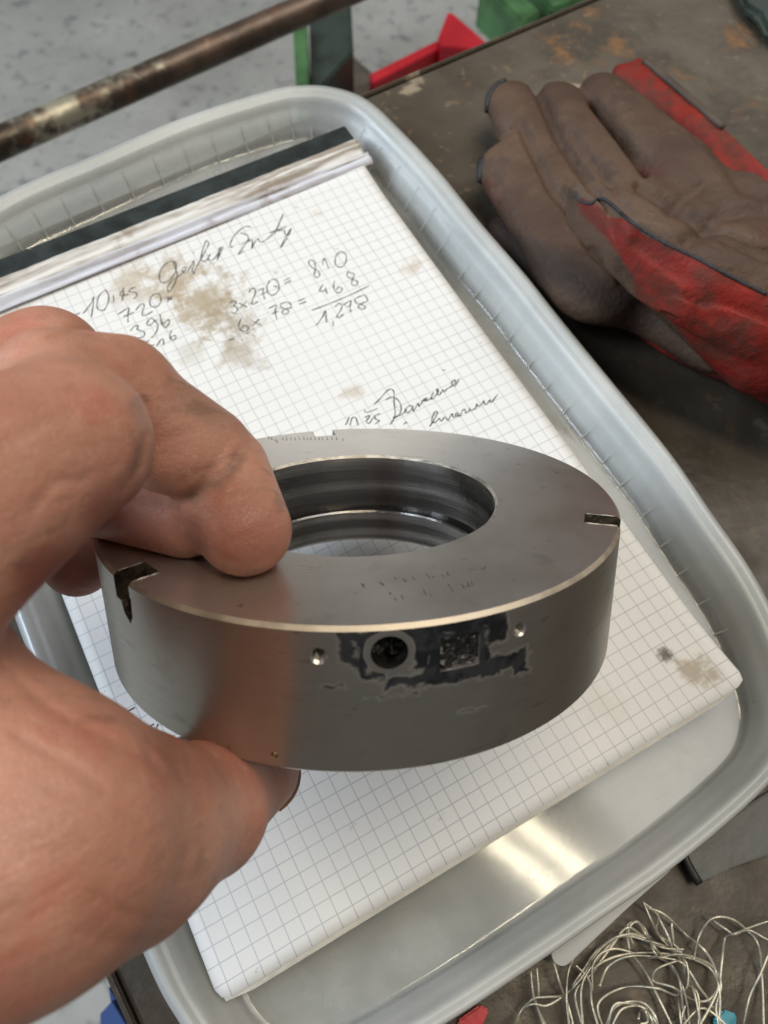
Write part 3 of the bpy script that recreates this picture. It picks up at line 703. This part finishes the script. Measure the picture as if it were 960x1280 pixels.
def tmp(bm):
    me = bpy.data.meshes.new('cutter'); bm.to_mesh(me); bm.free(); o_ = bpy.data.objects.new('cutter', me); COL.objects.link(o_); return o_
cut = []
def fixn(bm):
    bmesh.ops.recalc_face_normals(bm, faces=bm.faces)
    if bm.calc_volume(signed=True) < 0: bmesh.ops.reverse_faces(bm, faces=bm.faces)
    for v in bm.verts: v.co *= K
def boxcut(M4, sx_, sy_, sz_):
    bm = bmesh.new(); bmesh.ops.create_cube(bm, size=1, matrix=Matrix.Identity(4))
    for v in bm.verts: v.co = M4 @ Vector((v.co.x*sx_, v.co.y*sy_, v.co.z*sz_))
    fixn(bm)
    cut.append(tmp(bm))
def radial(a_, r, z): # local frame at angle a_: x outward
    return Matrix.Translation(Vector((r*math.cos(a_), r*math.sin(a_), z))) @ Matrix.Rotation(a_, 4, 'Z')
a_r = ang(top_hit(757, 650)); a_l = ang(top_hit(150, 722)); a_b = ang(top_hit(403, 538))
boxcut(radial(a_r, 51, 0), 13.0, 4.6, 6.0)
boxcut(radial(a_b, 52, 0), 13.0, 5.4, 5.2)
boxcut(radial(a_l, 51, 0), 11.0, 5.4, 9.0)
bm = bmesh.new()                                 # ragged V bottom of the near notch
M4 = radial(a_l+.012, 51, -4.2)
pr = [(-2.2, 1.5), (2.4, 1.5), (1.9, -2.2), (.9, -3.7), (-.9, -2.4)]
va = [bm.verts.new(M4 @ Vector((-3.5, a_, b_))) for a_, b_ in pr]; vb = [bm.verts.new(M4 @ Vector((4, a_, b_))) for a_, b_ in pr]
bm.faces.new(va); bm.faces.new(vb[::-1])
for k in range(5): bm.faces.new((va[k], vb[k], vb[(k+1) % 5], va[(k+1) % 5]))
fixn(bm); cut.append(tmp(bm))
def holecut(u, v, r, depth, cone=True):
    p = side_hit(u, v); a_ = ang(p); M4 = Matrix.Translation(Vector((p.x, p.y, p.z))) @ Matrix.Rotation(a_, 4, 'Z') @ Matrix.Rotation(math.pi/2, 4, 'Y')
    bm = bmesh.new()
    bmesh.ops.create_cone(bm, cap_ends=True, segments=32, radius1=r, radius2=r, depth=2*depth)
    for vv in bm.verts: vv.co = M4 @ vv.co
    fixn(bm); cut.append(tmp(bm))
    return p, a_
HOLES = []
for (u, v, r, d) in ((487, 816, 2.75, 6), (398, 820, 1.05, 4), (650, 787, .95, 4), (343, 944, .55, 1.2)):
    HOLES.append((*holecut(u, v, r, d), r, d))
for (u, v, r) in ((398, 820, 1.45), (650, 787, 1.25)):   # countersinks
    p = side_hit(u, v); a_ = ang(p); M4 = Matrix.Translation(p) @ Matrix.Rotation(a_, 4, 'Z') @ Matrix.Rotation(math.pi/2, 4, 'Y')
    bm = bmesh.new(); bmesh.ops.create_cone(bm, cap_ends=True, segments=32, radius1=r-.6, radius2=r+.6, depth=1.2)
    for vv in bm.verts: vv.co = M4 @ vv.co
    fixn(bm); cut.append(tmp(bm))
p = side_hit(576, 815); boxcut(radial(ang(p), 51.2, p.z), 2.4, 6.4, 5.8)
ringt = thing('steel_ring', 'thick flat grey steel ring with notches and tarry marks pinched in the fingers', 'steel ring')
me = bpy.data.meshes.new('ring_body'); me.from_pydata([Vector(v)*K for v in V], [], Fc)
raw = bpy.data.objects.new('raw', me); COL.objects.link(raw)
bm = bmesh.new(); bm.from_mesh(me); bmesh.ops.recalc_face_normals(bm, faces=bm.faces); bm.to_mesh(me); bm.free()
for c in cut:
    q = raw.modifiers.new('b', 'BOOLEAN'); q.operation = 'DIFFERENCE'; q.solver = 'EXACT'; q.object = c
dg = bpy.context.evaluated_depsgraph_get(); dg.update()
me2 = bpy.data.meshes.new_from_object(raw.evaluated_get(dg)); me2.name = 'ring_body'
for c in cut+[raw]: bpy.data.objects.remove(c)
me2.materials.clear()
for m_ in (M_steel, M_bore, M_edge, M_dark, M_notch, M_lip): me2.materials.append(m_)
for pl in me2.polygons:
    c = pl.center/K; r = math.hypot(c.x, c.y); nr = (pl.normal.x*c.x+pl.normal.y*c.y)/max(r, 1e-6); idx = 0
    if r < 28.6 and c.z < -.02: idx = 1
    if 50.55 < r < 51.2 and -.67 < c.z < -.001 and nr > .3 and pl.normal.z > .3: idx = 2
    if 27.3 < r < 27.95 and c.z > -.6 and pl.normal.z > .3: idx = 5
    if r < 50.9 and c.z < -.01 and r > 39:
        dh = math.hypot((ang(c)-A0)*r, c.z-hp.z)
        if dh < 3 : idx = 3
        elif abs(nr) < .6 and c.z > -8 and r > 43 and abs(pl.normal.z) < .9 and idx != 2 : idx = 4 if r > 44.3 and (min(abs(ang(c)-q) for q in (a_r, a_l, a_b)) < .1) else idx
        elif c.z > -9 and pl.normal.z > .5 and idx != 2 and min(abs(ang(c)-q) for q in (a_r, a_l, a_b)) < .1: idx = 4
    pl.material_index = idx
ring = bpy.data.objects.new('ring_body', me2); COL.objects.link(ring); sharp(ring, 28)
ringt.matrix_world = RM
ring.parent = ringt
def rl(name, V, Fc, mat, smooth=True):
    o_ = mesh(name, V, Fc, mat, None, smooth); o_.parent = ringt; return o_
# thread turns inside the two small side holes
for (p, a_, r, d) in HOLES[1:3]:
    M4 = Matrix.Translation(p) @ Matrix.Rotation(a_, 4, 'Z') @ Matrix.Rotation(-math.pi/2, 4, 'Y')
    pts = [M4 @ Vector((r*.98*math.cos(t), r*.98*math.sin(t), .5+t/(2*math.pi)*.5)) for t in [k*math.pi/8 for k in range(70)]]
    V, Fc = tube_data(pts, .12, 5); rl('screw_thread', V, Fc, M_thread)
# lumps of tar in the square recess and at the bottom of the big hole
pr_ = side_hit(576, 815); ar = ang(pr_)
from mathutils import noise as mno
def tarpatch(a0, r0, zc, hw, hh, amp, n=44, rnd=False):
    V, Fc = [], []
    for i in range(n+1):
        for j in range(n+1):
            s_, z_ = (2*i/n-1)*hw, (2*j/n-1)*hh
            if rnd:
                q_ = max(abs(2*i/n-1), abs(2*j/n-1)); d_ = math.hypot(2*i/n-1, 2*j/n-1) or 1; s_ *= q_/d_; z_ *= q_/d_
            h = mno.fractal(Vector((s_*.32+7, z_*.32, 3.1)), .9, 2.1, 4)*amp + abs(mno.noise(Vector((s_*.6, z_*.8, 9))))*amp*1.4
            V.append(radial(a0, r0+h, zc) @ Vector((0, s_, z_)))
    for i in range(n):
        for j in range(n): q_ = i*(n+1)+j; Fc.append((q_, q_+1, q_+n+2, q_+n+1))
    return V, Fc
V, Fc = tarpatch(ar, 50.05, pr_.z, 3.15, 2.85, .5, 70); rl('tar_fill', V, Fc, M_dark)
V, Fc = tarpatch(A0, 47.2, hp.z, 2.7, 2.7, 1.1, 30, True); rl('tar_plug', V, Fc, M_dark)
# bright rolled lip round the big hole
pts = [radial(A0, 51.02-(2.9*math.cos(t))**2/(2*51), hp.z) @ Vector((0, 2.95*math.cos(t), 2.95*math.sin(t))) for t in [k*math.pi/24 for k in range(48)]]
V, Fc = tube_data(pts, .16, 8, closed=True); rl('hole_lip', V, Fc, M_edge)
for a_, w_, r0 in ((a_r, 2.3, 44.6), (a_l, 2.7, 45.6), (a_b, 2.7, 45.6)):     # thin tubes added to draw the bright line of the slot edges
    for sg in (-1, 1):
        pts = [radial(a_, r0, 0) @ Vector((k*(50.4-r0)/6, sg*w_, .02*math.sin(k*2.1))) for k in range(7)]
        V, Fc = tube_data(pts, [.10+.05*math.sin(k*1.7+sg) for k in range(7)], 6); rl('slot_edge', V, Fc, M_lip)
# stamped characters on the top face
def m_dent(): n = NT('stamped_dent'); return n.set(col=(0.17, 0.155, 0.14), metal=.8, rough=.5)
M_dent = m_dent(); V, Fc = [], []
oS, sS = (440, 680), 4.8
for st in [[(55, 235), (75, 262)], [(80, 250), (62, 240)], [(165, 225), (182, 250)], [(185, 235), (190, 250)], [(255, 200), (268, 212)], [(305, 205), (325, 232)], [(330, 212), (318, 224)], [(360, 195), (375, 215)], [(445, 180), (470, 205)], [(478, 200), (492, 192)], [(540, 185), (552, 200)], [(570, 165), (580, 190)], [(565, 188), (585, 186)],
           [(700, 150), (730, 158)], [(775, 145), (800, 165)], [(802, 135), (785, 160)], [(225, 290), (235, 305)], [(255, 325), (275, 345)], [(295, 305), (310, 332)], [(425, 270), (450, 312)], [(470, 305), (480, 318)], [(575, 240), (600, 275)], [(590, 262), (610, 290)], [(655, 235), (680, 278)], [(690, 228), (712, 270)], [(672, 258), (705, 246)], [(715, 225), (725, 255)], [(655, 95), (690, 88)]]:
    pts = [top_hit(oS[0]+a_/sS, oS[1]+b_/sS) for a_, b_ in st]
    tube_data(pts, .11, 5, V=V, Fc=Fc, flat=.35, up=Vector((0, 0, 1)))
oS, sS = (320, 520), 6.857
for i, (a_, b_) in enumerate([(110, 185), (135, 190), (165, 205), (180, 215), (230, 195), (262, 195), (300, 195), (335, 195), (370, 192), (410, 190), (440, 195), (470, 192), (505, 192), (540, 190), (570, 192), (610, 190), (650, 192), (690, 190), (745, 200)]):
    pts = [top_hit(oS[0]+(a_+q_[0])/sS, oS[1]+(b_+q_[1])/sS) for q_ in ((-2, -12), (3, 14))]
    tube_data(pts, .10, 5, V=V, Fc=Fc, flat=.35, up=Vector((0, 0, 1)))
    if i % 2:
        pts = [top_hit(oS[0]+(a_+q_[0])/sS, oS[1]+(b_+q_[1])/sS) for q_ in ((-8, 10), (10, 12))]
        tube_data(pts, .10, 5, V=V, Fc=Fc, flat=.35, up=Vector((0, 0, 1)))
tag(rl('stamped_characters', V, Fc, M_dent), kind='stuff')
bm = bmesh.new(); p = side_hit(343, 944); c = radial(ang(p), 50.75, p.z) @ Vector((0, 0, 0))
bmesh.ops.create_icosphere(bm, subdivisions=2, radius=.5*K, matrix=Matrix.Translation(c*K)); o = frombm('brass_pin', bm, M_brass, None, True); o.parent = ringt

# ------------------------------------------------------------------ distance-field sculpting for the hand and the gloves
def sculpt(prims, lo, hi, vs):
    nx, ny, nz = [int((hi[k]-lo[k])/vs)+1 for k in range(3)]
    X = (lo[0]+np.arange(nx, dtype=np.float32)*vs)[:, None, None]; Y = (lo[1]+np.arange(ny, dtype=np.float32)*vs)[None, :, None]; Z = (lo[2]+np.arange(nz, dtype=np.float32)*vs)[None, None, :]
    D = np.full((nx, ny, nz), 30.0, np.float32)
    for pr in prims:
        a_, b_, ra, rb, k = pr[:5]; op = pr[5] if len(pr) > 5 else '+'; sq = pr[6] if len(pr) > 6 else None
        a_ = np.array(a_, np.float32); b_ = np.array(b_, np.float32); ba = b_-a_; L2 = max(float(ba@ba), 1e-6)
        pad_ = max(ra, rb)+k+6
        i0 = [max(0, int((min(a_[q], b_[q])-pad_-lo[q])/vs)) for q in range(3)]; i1 = [min((nx, ny, nz)[q], int((max(a_[q], b_[q])+pad_-lo[q])/vs)+2) for q in range(3)]
        if any(i0[q] >= i1[q] for q in range(3)): continue
        sl = tuple(slice(i0[q], i1[q]) for q in range(3))
        x = X[sl[0]]-a_[0]; y = Y[:, sl[1]]-a_[1]; z = Z[:, :, sl[2]]-a_[2]
        t = np.clip((x*ba[0]+y*ba[1]+z*ba[2])/L2, 0, 1)
        dx, dy, dz = x-t*ba[0], y-t*ba[1], z-t*ba[2]
        if sq is not None:                       # squash along a direction
            n_ = np.array(sq[0], np.float32); n_ /= np.linalg.norm(n_); f = 1/sq[1]-1
            pn = dx*n_[0]+dy*n_[1]+dz*n_[2]; dx = dx+pn*f*n_[0]; dy = dy+pn*f*n_[1]; dz = dz+pn*f*n_[2]
        d = np.sqrt(dx*dx+dy*dy+dz*dz)-(ra+(rb-ra)*t)
        if sq is not None: d = d*(.5+.5*sq[1])
        cur = D[sl]
        if op == '+':
            h = np.clip(.5+.5*(cur-d)/k, 0, 1); D[sl] = cur*(1-h)+d*h-k*h*(1-h)
        else:                                    # carve
            d = -d; h = np.clip(.5-.5*(cur-d)/k, 0, 1); D[sl] = cur*(1-h)+d*h+k*h*(1-h)
    g = openvdb.FloatGrid(30.0); g.copyFromArray(D)
    P, Q = g.convertToQuads(isovalue=0.0)
    P = P*vs+np.array(lo)
    return P, Q[:, ::-1]
def sdfmesh(name, P, Q, mat, parent):
    me = bpy.data.meshes.new(name); me.from_pydata((P*K).tolist(), [], Q.tolist()); me.update()
    bm = bmesh.new(); bm.from_mesh(me); bmesh.ops.recalc_face_normals(bm, faces=bm.faces); bm.to_mesh(me); bm.free()
    me.polygons.foreach_set('use_smooth', [True]*len(me.polygons)); me.materials.append(mat)
    o_ = link(name, me, parent)
    return o_
def pxof(P):                                     # photo pixel of world points (only used to lay out colour areas of skin and leather)
    Y = (P-CP) @ RC.T; return 480+FP*Y[:, 0]/Y[:, 2], 640+FP*Y[:, 1]/Y[:, 2]
def setattr_(o_, name, vals):
    at = o_.data.attributes.new(name, 'FLOAT', 'POINT'); at.data.foreach_set('value', np.asarray(vals, np.float32))
def segd(u, v, pts):
    best = np.full(u.shape, 1e9)
    for (x0, y0), (x1, y1) in zip(pts[:-1], pts[1:]):
        dx, dy = x1-x0, y1-y0; t = np.clip(((u-x0)*dx+(v-y0)*dy)/(dx*dx+dy*dy), 0, 1)
        best = np.minimum(best, np.hypot(u-x0-t*dx, v-y0-t*dy))
    return best
sm = lambda x, a, b: (lambda t: t*t*(3-2*t))(np.clip((x-a)/(b-a), 0, 1))

# ---- hand
H = []
NC = RC @ np.array(RN); CC = RC @ (np.array(RO_)-CP)
def over(u, v, dist): return float((NC@CC+dist)/(NC@np.array([(u-480)/FP, (v-640)/FP, 1.0])))/.971   # depth of a point that far above the ring's top face

HK = .971
def hs(p, q, ra, rb, k=3.0, op='+', sq=None): H.append((tuple(cp(p[0], p[1], p[2]*HK)), tuple(cp(q[0], q[1], q[2]*HK)), ra*HK, rb*HK, k, op, sq))
# palm, heel and forearm (mostly beyond the frame)
hs((-170, 1060, 92), (-300, 1200, 95), 23, 25, 8)
hs((-150, 720, 100), (-190, 1080, 92), 14, 20, 8)
hs((-60, 925, 98), (-150, 960, 96), 9, 13, 12)                  # web of the thumb
hs((-120, 640, 118), (-200, 900, 120), 15, 20, 10)
# thumb
hs((-150, 1100, 88), (40, 1052, 92), 18, 15.8, 12)
hs((40, 1052, 92), (150, 1040, 106), 15.8, 13.2, 8)
hs((150, 1050, 106), (250, 1015, 124), 13.6, 10.6, 5)
hs((250, 1010, 126), (318, 962, 146), 10.2, 8.6, 3.5)
hs((235, 968, 134), (290, 955, 141), 6.5, 7.5, 4)               # pad of the thumb against the underside
# index finger
hs((-130, 720, 84), (-20, 610, 92), 12, 11.5, 8)
hs((-66, 640, 86), (84, 552, 98), 12.0, 10.9, 4)
hs((70, 490, 110), (150, 484, 119), 9.2, 8.2, 6)             # knuckle back
hs((165, 512, 121), (256, 566, 129), 8.8, 8.1, 2.4)
hs((205, 566, 123), (225, 572, 124), 6.6, 6.6, 1.2)           # pulp of the middle segment
hs((276, 592, 131), (306, 662, over(306, 662, 7.0)), 8.5, 7.8, 1.0)
hs((262, 640, 130), (300, 668, 131), 6.2, 6.6, 2.5)           # finger pad
# middle finger, behind
hs((-160, 560, 122), (60, 455, 134), 12.5, 9.6, 8)
hs((60, 462, 136), (92, 540, 142), 9.2, 8.2, 4)
hs((92, 545, 142), (112, 610, over(112, 622, 6.6)), 8.0, 7.2, 2)
hs((112, 622, over(112, 622, 6.4)), (232, 652, over(232, 652, 5.9)), 7.0, 6.4, 1.5)
# ring finger curled round the edge
hs((-170, 640, 140), (10, 600, 160), 11.5, 9.0, 8)
hs((10, 610, 160), (88, 668, 172), 9.0, 8.4, 4)
hs((88, 670, 172), (97, 702, 173), 8.4, 8.0, 3)
# little finger, hidden behind the others
hs((-180, 720, 150), (-40, 690, 176), 10, 8, 8)
hs((-40, 690, 176), (20, 640, 190), 8, 7, 4)
lo = (-95, -85, -2); hi = (75, 110, 165)
A_ = np.array([p[0] for p in H]+[p[1] for p in H]); lo = tuple(np.maximum(A_.min(0)-30, (-110, -110, -30))); hi = tuple(A_.max(0)+20)
P, Q = sculpt(H, lo, hi, 0.65)
hand = thing('hand', 'bare left hand pinching the steel ring between finger and thumb', 'hand', cp(-100, 1000, 100))
u, v = pxof(P)
dirs = (P-CP)/np.linalg.norm(P-CP, axis=1)[:, None]
CR = [([(303, 563), (285, 592), (262, 610), (238, 621)], 6.0, .55), ([(178, 505), (184, 540), (175, 580), (154, 612)], 7, .9), 
      ([(290, 548), (268, 575), (243, 592)], 5, .15), ([(5, 832), (60, 884), (120, 917), (185, 945)], 8, .5), ([(150, 1010), (190, 1040), (215, 1090)], 5, .30), ([(120, 1120), (170, 1150), (225, 1150)], 6, .40),
      ([(60, 985), (110, 1000), (160, 990)], 5, .25), ([(20, 920), (80, 950), (130, 985)], 6, .30), ([(100, 1165), (150, 1180), (200, 1168)], 5, .3), ([(186, 946), (205, 965), (230, 975)], 5, .6),
      ([(0, 455), (50, 432), (100, 414), (125, 418)], 8, .9), ([(262, 690), (300, 705), (345, 700)], 5, .2), ([(40, 640), (70, 600), (110, 600)], 7, .3), ([(0, 560), (50, 530), (90, 520)], 7, .25)]
for pts, wd, dep in CR:
    jit = 1.0
    P = P + dirs*(dep*jit*np.exp(-(segd(u, v, pts)/wd)**2))[:, None]
ho = sdfmesh('skin', P, Q, M_skin, hand)
red = np.maximum.reduce([sm(segd(u, v, [(290, 640), (330, 700)]), 75, 15)*.8, sm(segd(u, v, [(220, 940), (330, 960)]), 60, 10)*.6, sm(segd(u, v, [(200, 560), (260, 620)]), 60, 10)*.45,
                         sm(segd(u, v, [(60, 720), (110, 740)]), 60, 20)*.9, sm(segd(u, v, [(120, 1130), (220, 1170)]), 60, 10)*.3, sm(segd(u, v, [(140, 640), (230, 670)]), 50, 20)*.8])
dirt = np.maximum.reduce([sm(segd(u, v, [(166, 505), (176, 540), (168, 600)]), 14, 1)*.55, sm(segd(u, v, [(306, 561), (280, 600), (240, 622)]), 16, 1)*.9, sm(segd(u, v, [(230, 490), (300, 530)]), 34, 6)*.45, sm(segd(u, v, [(215, 690), (300, 722), (350, 715)]), 16, 1)*.7])
setattr_(ho, 'red', red); setattr_(ho, 'dirt', dirt)
# thumbnail: a curved plate on the far side of the thumb tip
na = cp(366, 972, 147); tdir = (cp(318, 962, 146)-cp(250, 1010, 126)).normalized(); vdir = Vector(RC[0]); 
nd = (na-cp(318, 962, 146)).normalized(); nt = nd.cross(tdir).normalized(); td2 = nt.cross(nd)
V, Fc = [], []
for i in range(9):
    for j in range(9):
        a_ = (i/8-.5)*1.5; b_ = (j/8-.5)*9
        V.append(cp(318, 962, 146) + nd*8.5*math.cos(a_) + nt*8.5*math.sin(a_) + td2*b_*.55 + nd*.2)
for i in range(8):
    for j in range(8): q = i*9+j; Fc.append((q, q+1, q+10, q+9))
no = mesh('thumbnail', V, Fc, M_nail, hand); q = no.modifiers.new('t', 'SOLIDIFY'); q.thickness = .5*K; q.offset = 0

# ---- gloves
G = []
def gs(p, q, ra, rb, k=3.0, op='+', sq=None): G.append((tuple(bp(*p)), tuple(bp(*q)), ra, rb, k, op, sq))
UP = ((0, 0, 1), .62)
gs((640, 130, 3), (740, 300, 6), 10.4, 14, 4, sq=UP)      # first finger
gs((644, 216, 2), (745, 350, 4), 13.6, 17, 4, sq=UP)     # second finger
gs((698, 132, 7), (796, 262, 10), 10.6, 13.5, 3.5, sq=UP)     # third finger
gs((755, 118, 9), (852, 212, 11), 9.6, 13, .8, sq=UP)    # little finger
gs((790, 300, 5), (900, 330, 6), 19, 22, 8, sq=UP)           # palm
gs((880, 250, 8), (1060, 330, 8), 17, 22, 8, sq=UP)
gs((715, 335, -3), (890, 410, -2), 12, 15, 8, sq=UP)        # heel side
gs((900, 400, 0), (1080, 465, 0), 17, 21, 8, sq=UP)
gs((732, 244, 37), (800, 292, 36), 5.4, 9.8, .6)             # thumb
gs((800, 292, 36), (880, 350, 31), 9.8, 14, .7)
gs((880, 350, 31), (1060, 440, 24), 14, 17, 1.2)
gs((815, 335, 20), (960, 430, 16), 9, 16, 2)
gs((742, 140, 20), (808, 222, 22), 1.6, 2.4, 1.5, op='-')    # gap between the last two fingers
A_ = np.array([p[0] for p in G]+[p[1] for p in G])
P, Q = sculpt(G, (A_[:, 0].min()-18, A_[:, 1].min()-26, TZ-6), (A_[:, 0].max()-10, A_[:, 1].max()+20, 45), 0.95)
P[:, 2] = np.maximum(P[:, 2], TZ+.15)
u, v = pxof(P)
# hide-like dents and folds
def fold(pts, wdt, dep):
    P[:, 2] -= 1.5*dep*np.exp(-(segd(u, v, pts)/wdt)**2)
fold([(742, 128), (775, 170), (808, 214)], 4.5, 4.5); fold([(716, 262), (752, 312), (800, 352), (850, 385)], 7, 2.5); fold([(800, 232), (850, 262), (900, 290), (960, 318)], 7, 2.0)
fold([(735, 300), (780, 345), (830, 372)], 9, 1.5); fold([(800, 300), (860, 345), (900, 400)], 12, 1.6); fold([(900, 180), (930, 230), (960, 240)], 12, 1.8); fold([(840, 260), (880, 230)], 9, 1.2)
fold([(672, 108), (700, 170), (740, 230), (775, 262)], 7, 2.2); fold([(612, 172), (650, 152), (690, 235), (740, 290)], 6, 1.8)
fold([(715, 165), (760, 225), (790, 262)], 5, 1.2); fold([(830, 360), (900, 372), (970, 400)], 6, 1.5); fold([(760, 262), (775, 300), (790, 330)], 6, 1.2); fold([(860, 300), (900, 270), (960, 262)], 10, 1.5)
gl = thing('welding_glove', 'worn brown and red leather welding glove lying palm up on the bench', 'glove', bp(800, 300, TZ))
go = sdfmesh('leather_shell', P, Q, M_leather, gl)
seam = [(705, 238), (730, 244), (752, 256), (775, 266), (800, 285), (830, 303), (870, 322), (910, 342), (960, 368), (1060, 420)]
sy = np.interp(u, [p[0] for p in seam], [p[1] for p in seam])
below = sm(v-sy, -2, 4)*(.55+.45*sm(u, 730, 850))
low = sm(segd(u, v, [(705, 240), (760, 275), (850, 300), (1000, 420)]), 10, 5)
redm = below*sm(u, 695, 735)*sm(u-708-(v-250)*.85, -10, 14)
dk = sm(segd(u, v, [(640, 330), (700, 340), (750, 360)]), 70, 20)
redm = redm*(1-.9*dk)
redm = np.maximum(redm, sm(v-.45*u, 50, 95)*sm(u, 690, 830)*.7)
grime = np.maximum(sm(segd(u, v, [(706, 236), (716, 246)]), 14, 2)*.6, np.maximum(sm(segd(u, v, [(640, 310), (720, 345), (775, 375)]), 60, 5)*.75, sm(segd(u, v, [(860, 420), (940, 470)]), 25, 5)*.4))
setattr_(go, 'red', redm); setattr_(go, 'grime', grime)
dg = bpy.context.evaluated_depsgraph_get()
bvh = BVHTree.FromPolygons([tuple(p) for p in P.tolist()], [tuple(q) for q in Q.tolist()])
def onto(pts, lift=0.0, n=8, bv=bvh):
    out = []
    for p in catmull([(a_, b_, 0) for a_, b_ in pts], n):
        d = Vector(ray(p.x, p.y)).normalized(); h = bv.ray_cast(Vector(CP), d)
        if h[0] is not None: out.append(h[0]-d*lift)
    return out
def seamtube(name, pts, r, lift=0.1, mat=None, parent=None):
    q = onto(pts, lift)
    if len(q) < 3: return
    V, Fc = tube_data(q, r, 7); mesh(name, V, Fc, mat or M_seam, parent or gl)
seamtube('thumb_seam', [(718, 240), (724, 250), (738, 254), (750, 248), (765, 256), (790, 278), (830, 303), (870, 322), (910, 344), (958, 368)], .5)
seamtube('finger_piping', [(640, 99), (622, 106), (611, 122), (609, 148)], 1.2)
seamtube('finger_piping', [(616, 172), (608, 184), (601, 205), (602, 235), (613, 258)], 1.3)
# second glove: the red gauntlet behind
G = []
gs((806, 86, -4), (880, 160, -3), 6.0, 8, 2, sq=UP); gs((880, 160, -3), (1040, 270, -2), 8, 12, 4, sq=UP)
gs((780, 92, -6), (900, 190, -5), 5, 7, 3, sq=UP)
gs((700, 335, -6), (860, 408, -5), 9, 12, 6, sq=UP); gs((860, 408, -5), (1060, 505, -4), 12, 14, 6, sq=UP)
gs((900, 200, -6), (900, 430, -6), 6, 8, 8, sq=UP)
gs((636, 290, -7), (730, 365, -7), 8, 9, 5, sq=UP)
A_ = np.array([p[0] for p in G]+[p[1] for p in G])
P, Q = sculpt(G, (A_[:, 0].min()-20, A_[:, 1].min()-26, TZ-6), (A_[:, 0].max()-10, A_[:, 1].max()+20, 20), 1.1)
P[:, 2] = np.maximum(P[:, 2], TZ+.1); u, v = pxof(P)
g2 = thing('welding_glove', 'red leather gauntlet lying underneath the palm-up glove, only its edges showing', 'glove', bp(880, 200, TZ))
go2 = sdfmesh('leather_shell', P, Q, M_leather, g2)
setattr_(go2, 'red', np.where(v > 250, .35+.4*sm(u, 700, 880), 1.0)); setattr_(go2, 'grime', np.where(v > 250, .30+.5*(1-sm(u, 640, 860)), .05))
b2 = BVHTree.FromPolygons([tuple(p) for p in P.tolist()], [tuple(q) for q in Q.tolist()])
q = onto([(800, 72), (830, 95), (870, 130), (910, 165), (958, 200)], .3, 8, b2)
if len(q) > 3:
    V, Fc = tube_data(q, 1.6, 7); mesh('cuff_binding', V, Fc, m_plain('brown_binding', (0.075, 0.05, 0.035), .6), g2)
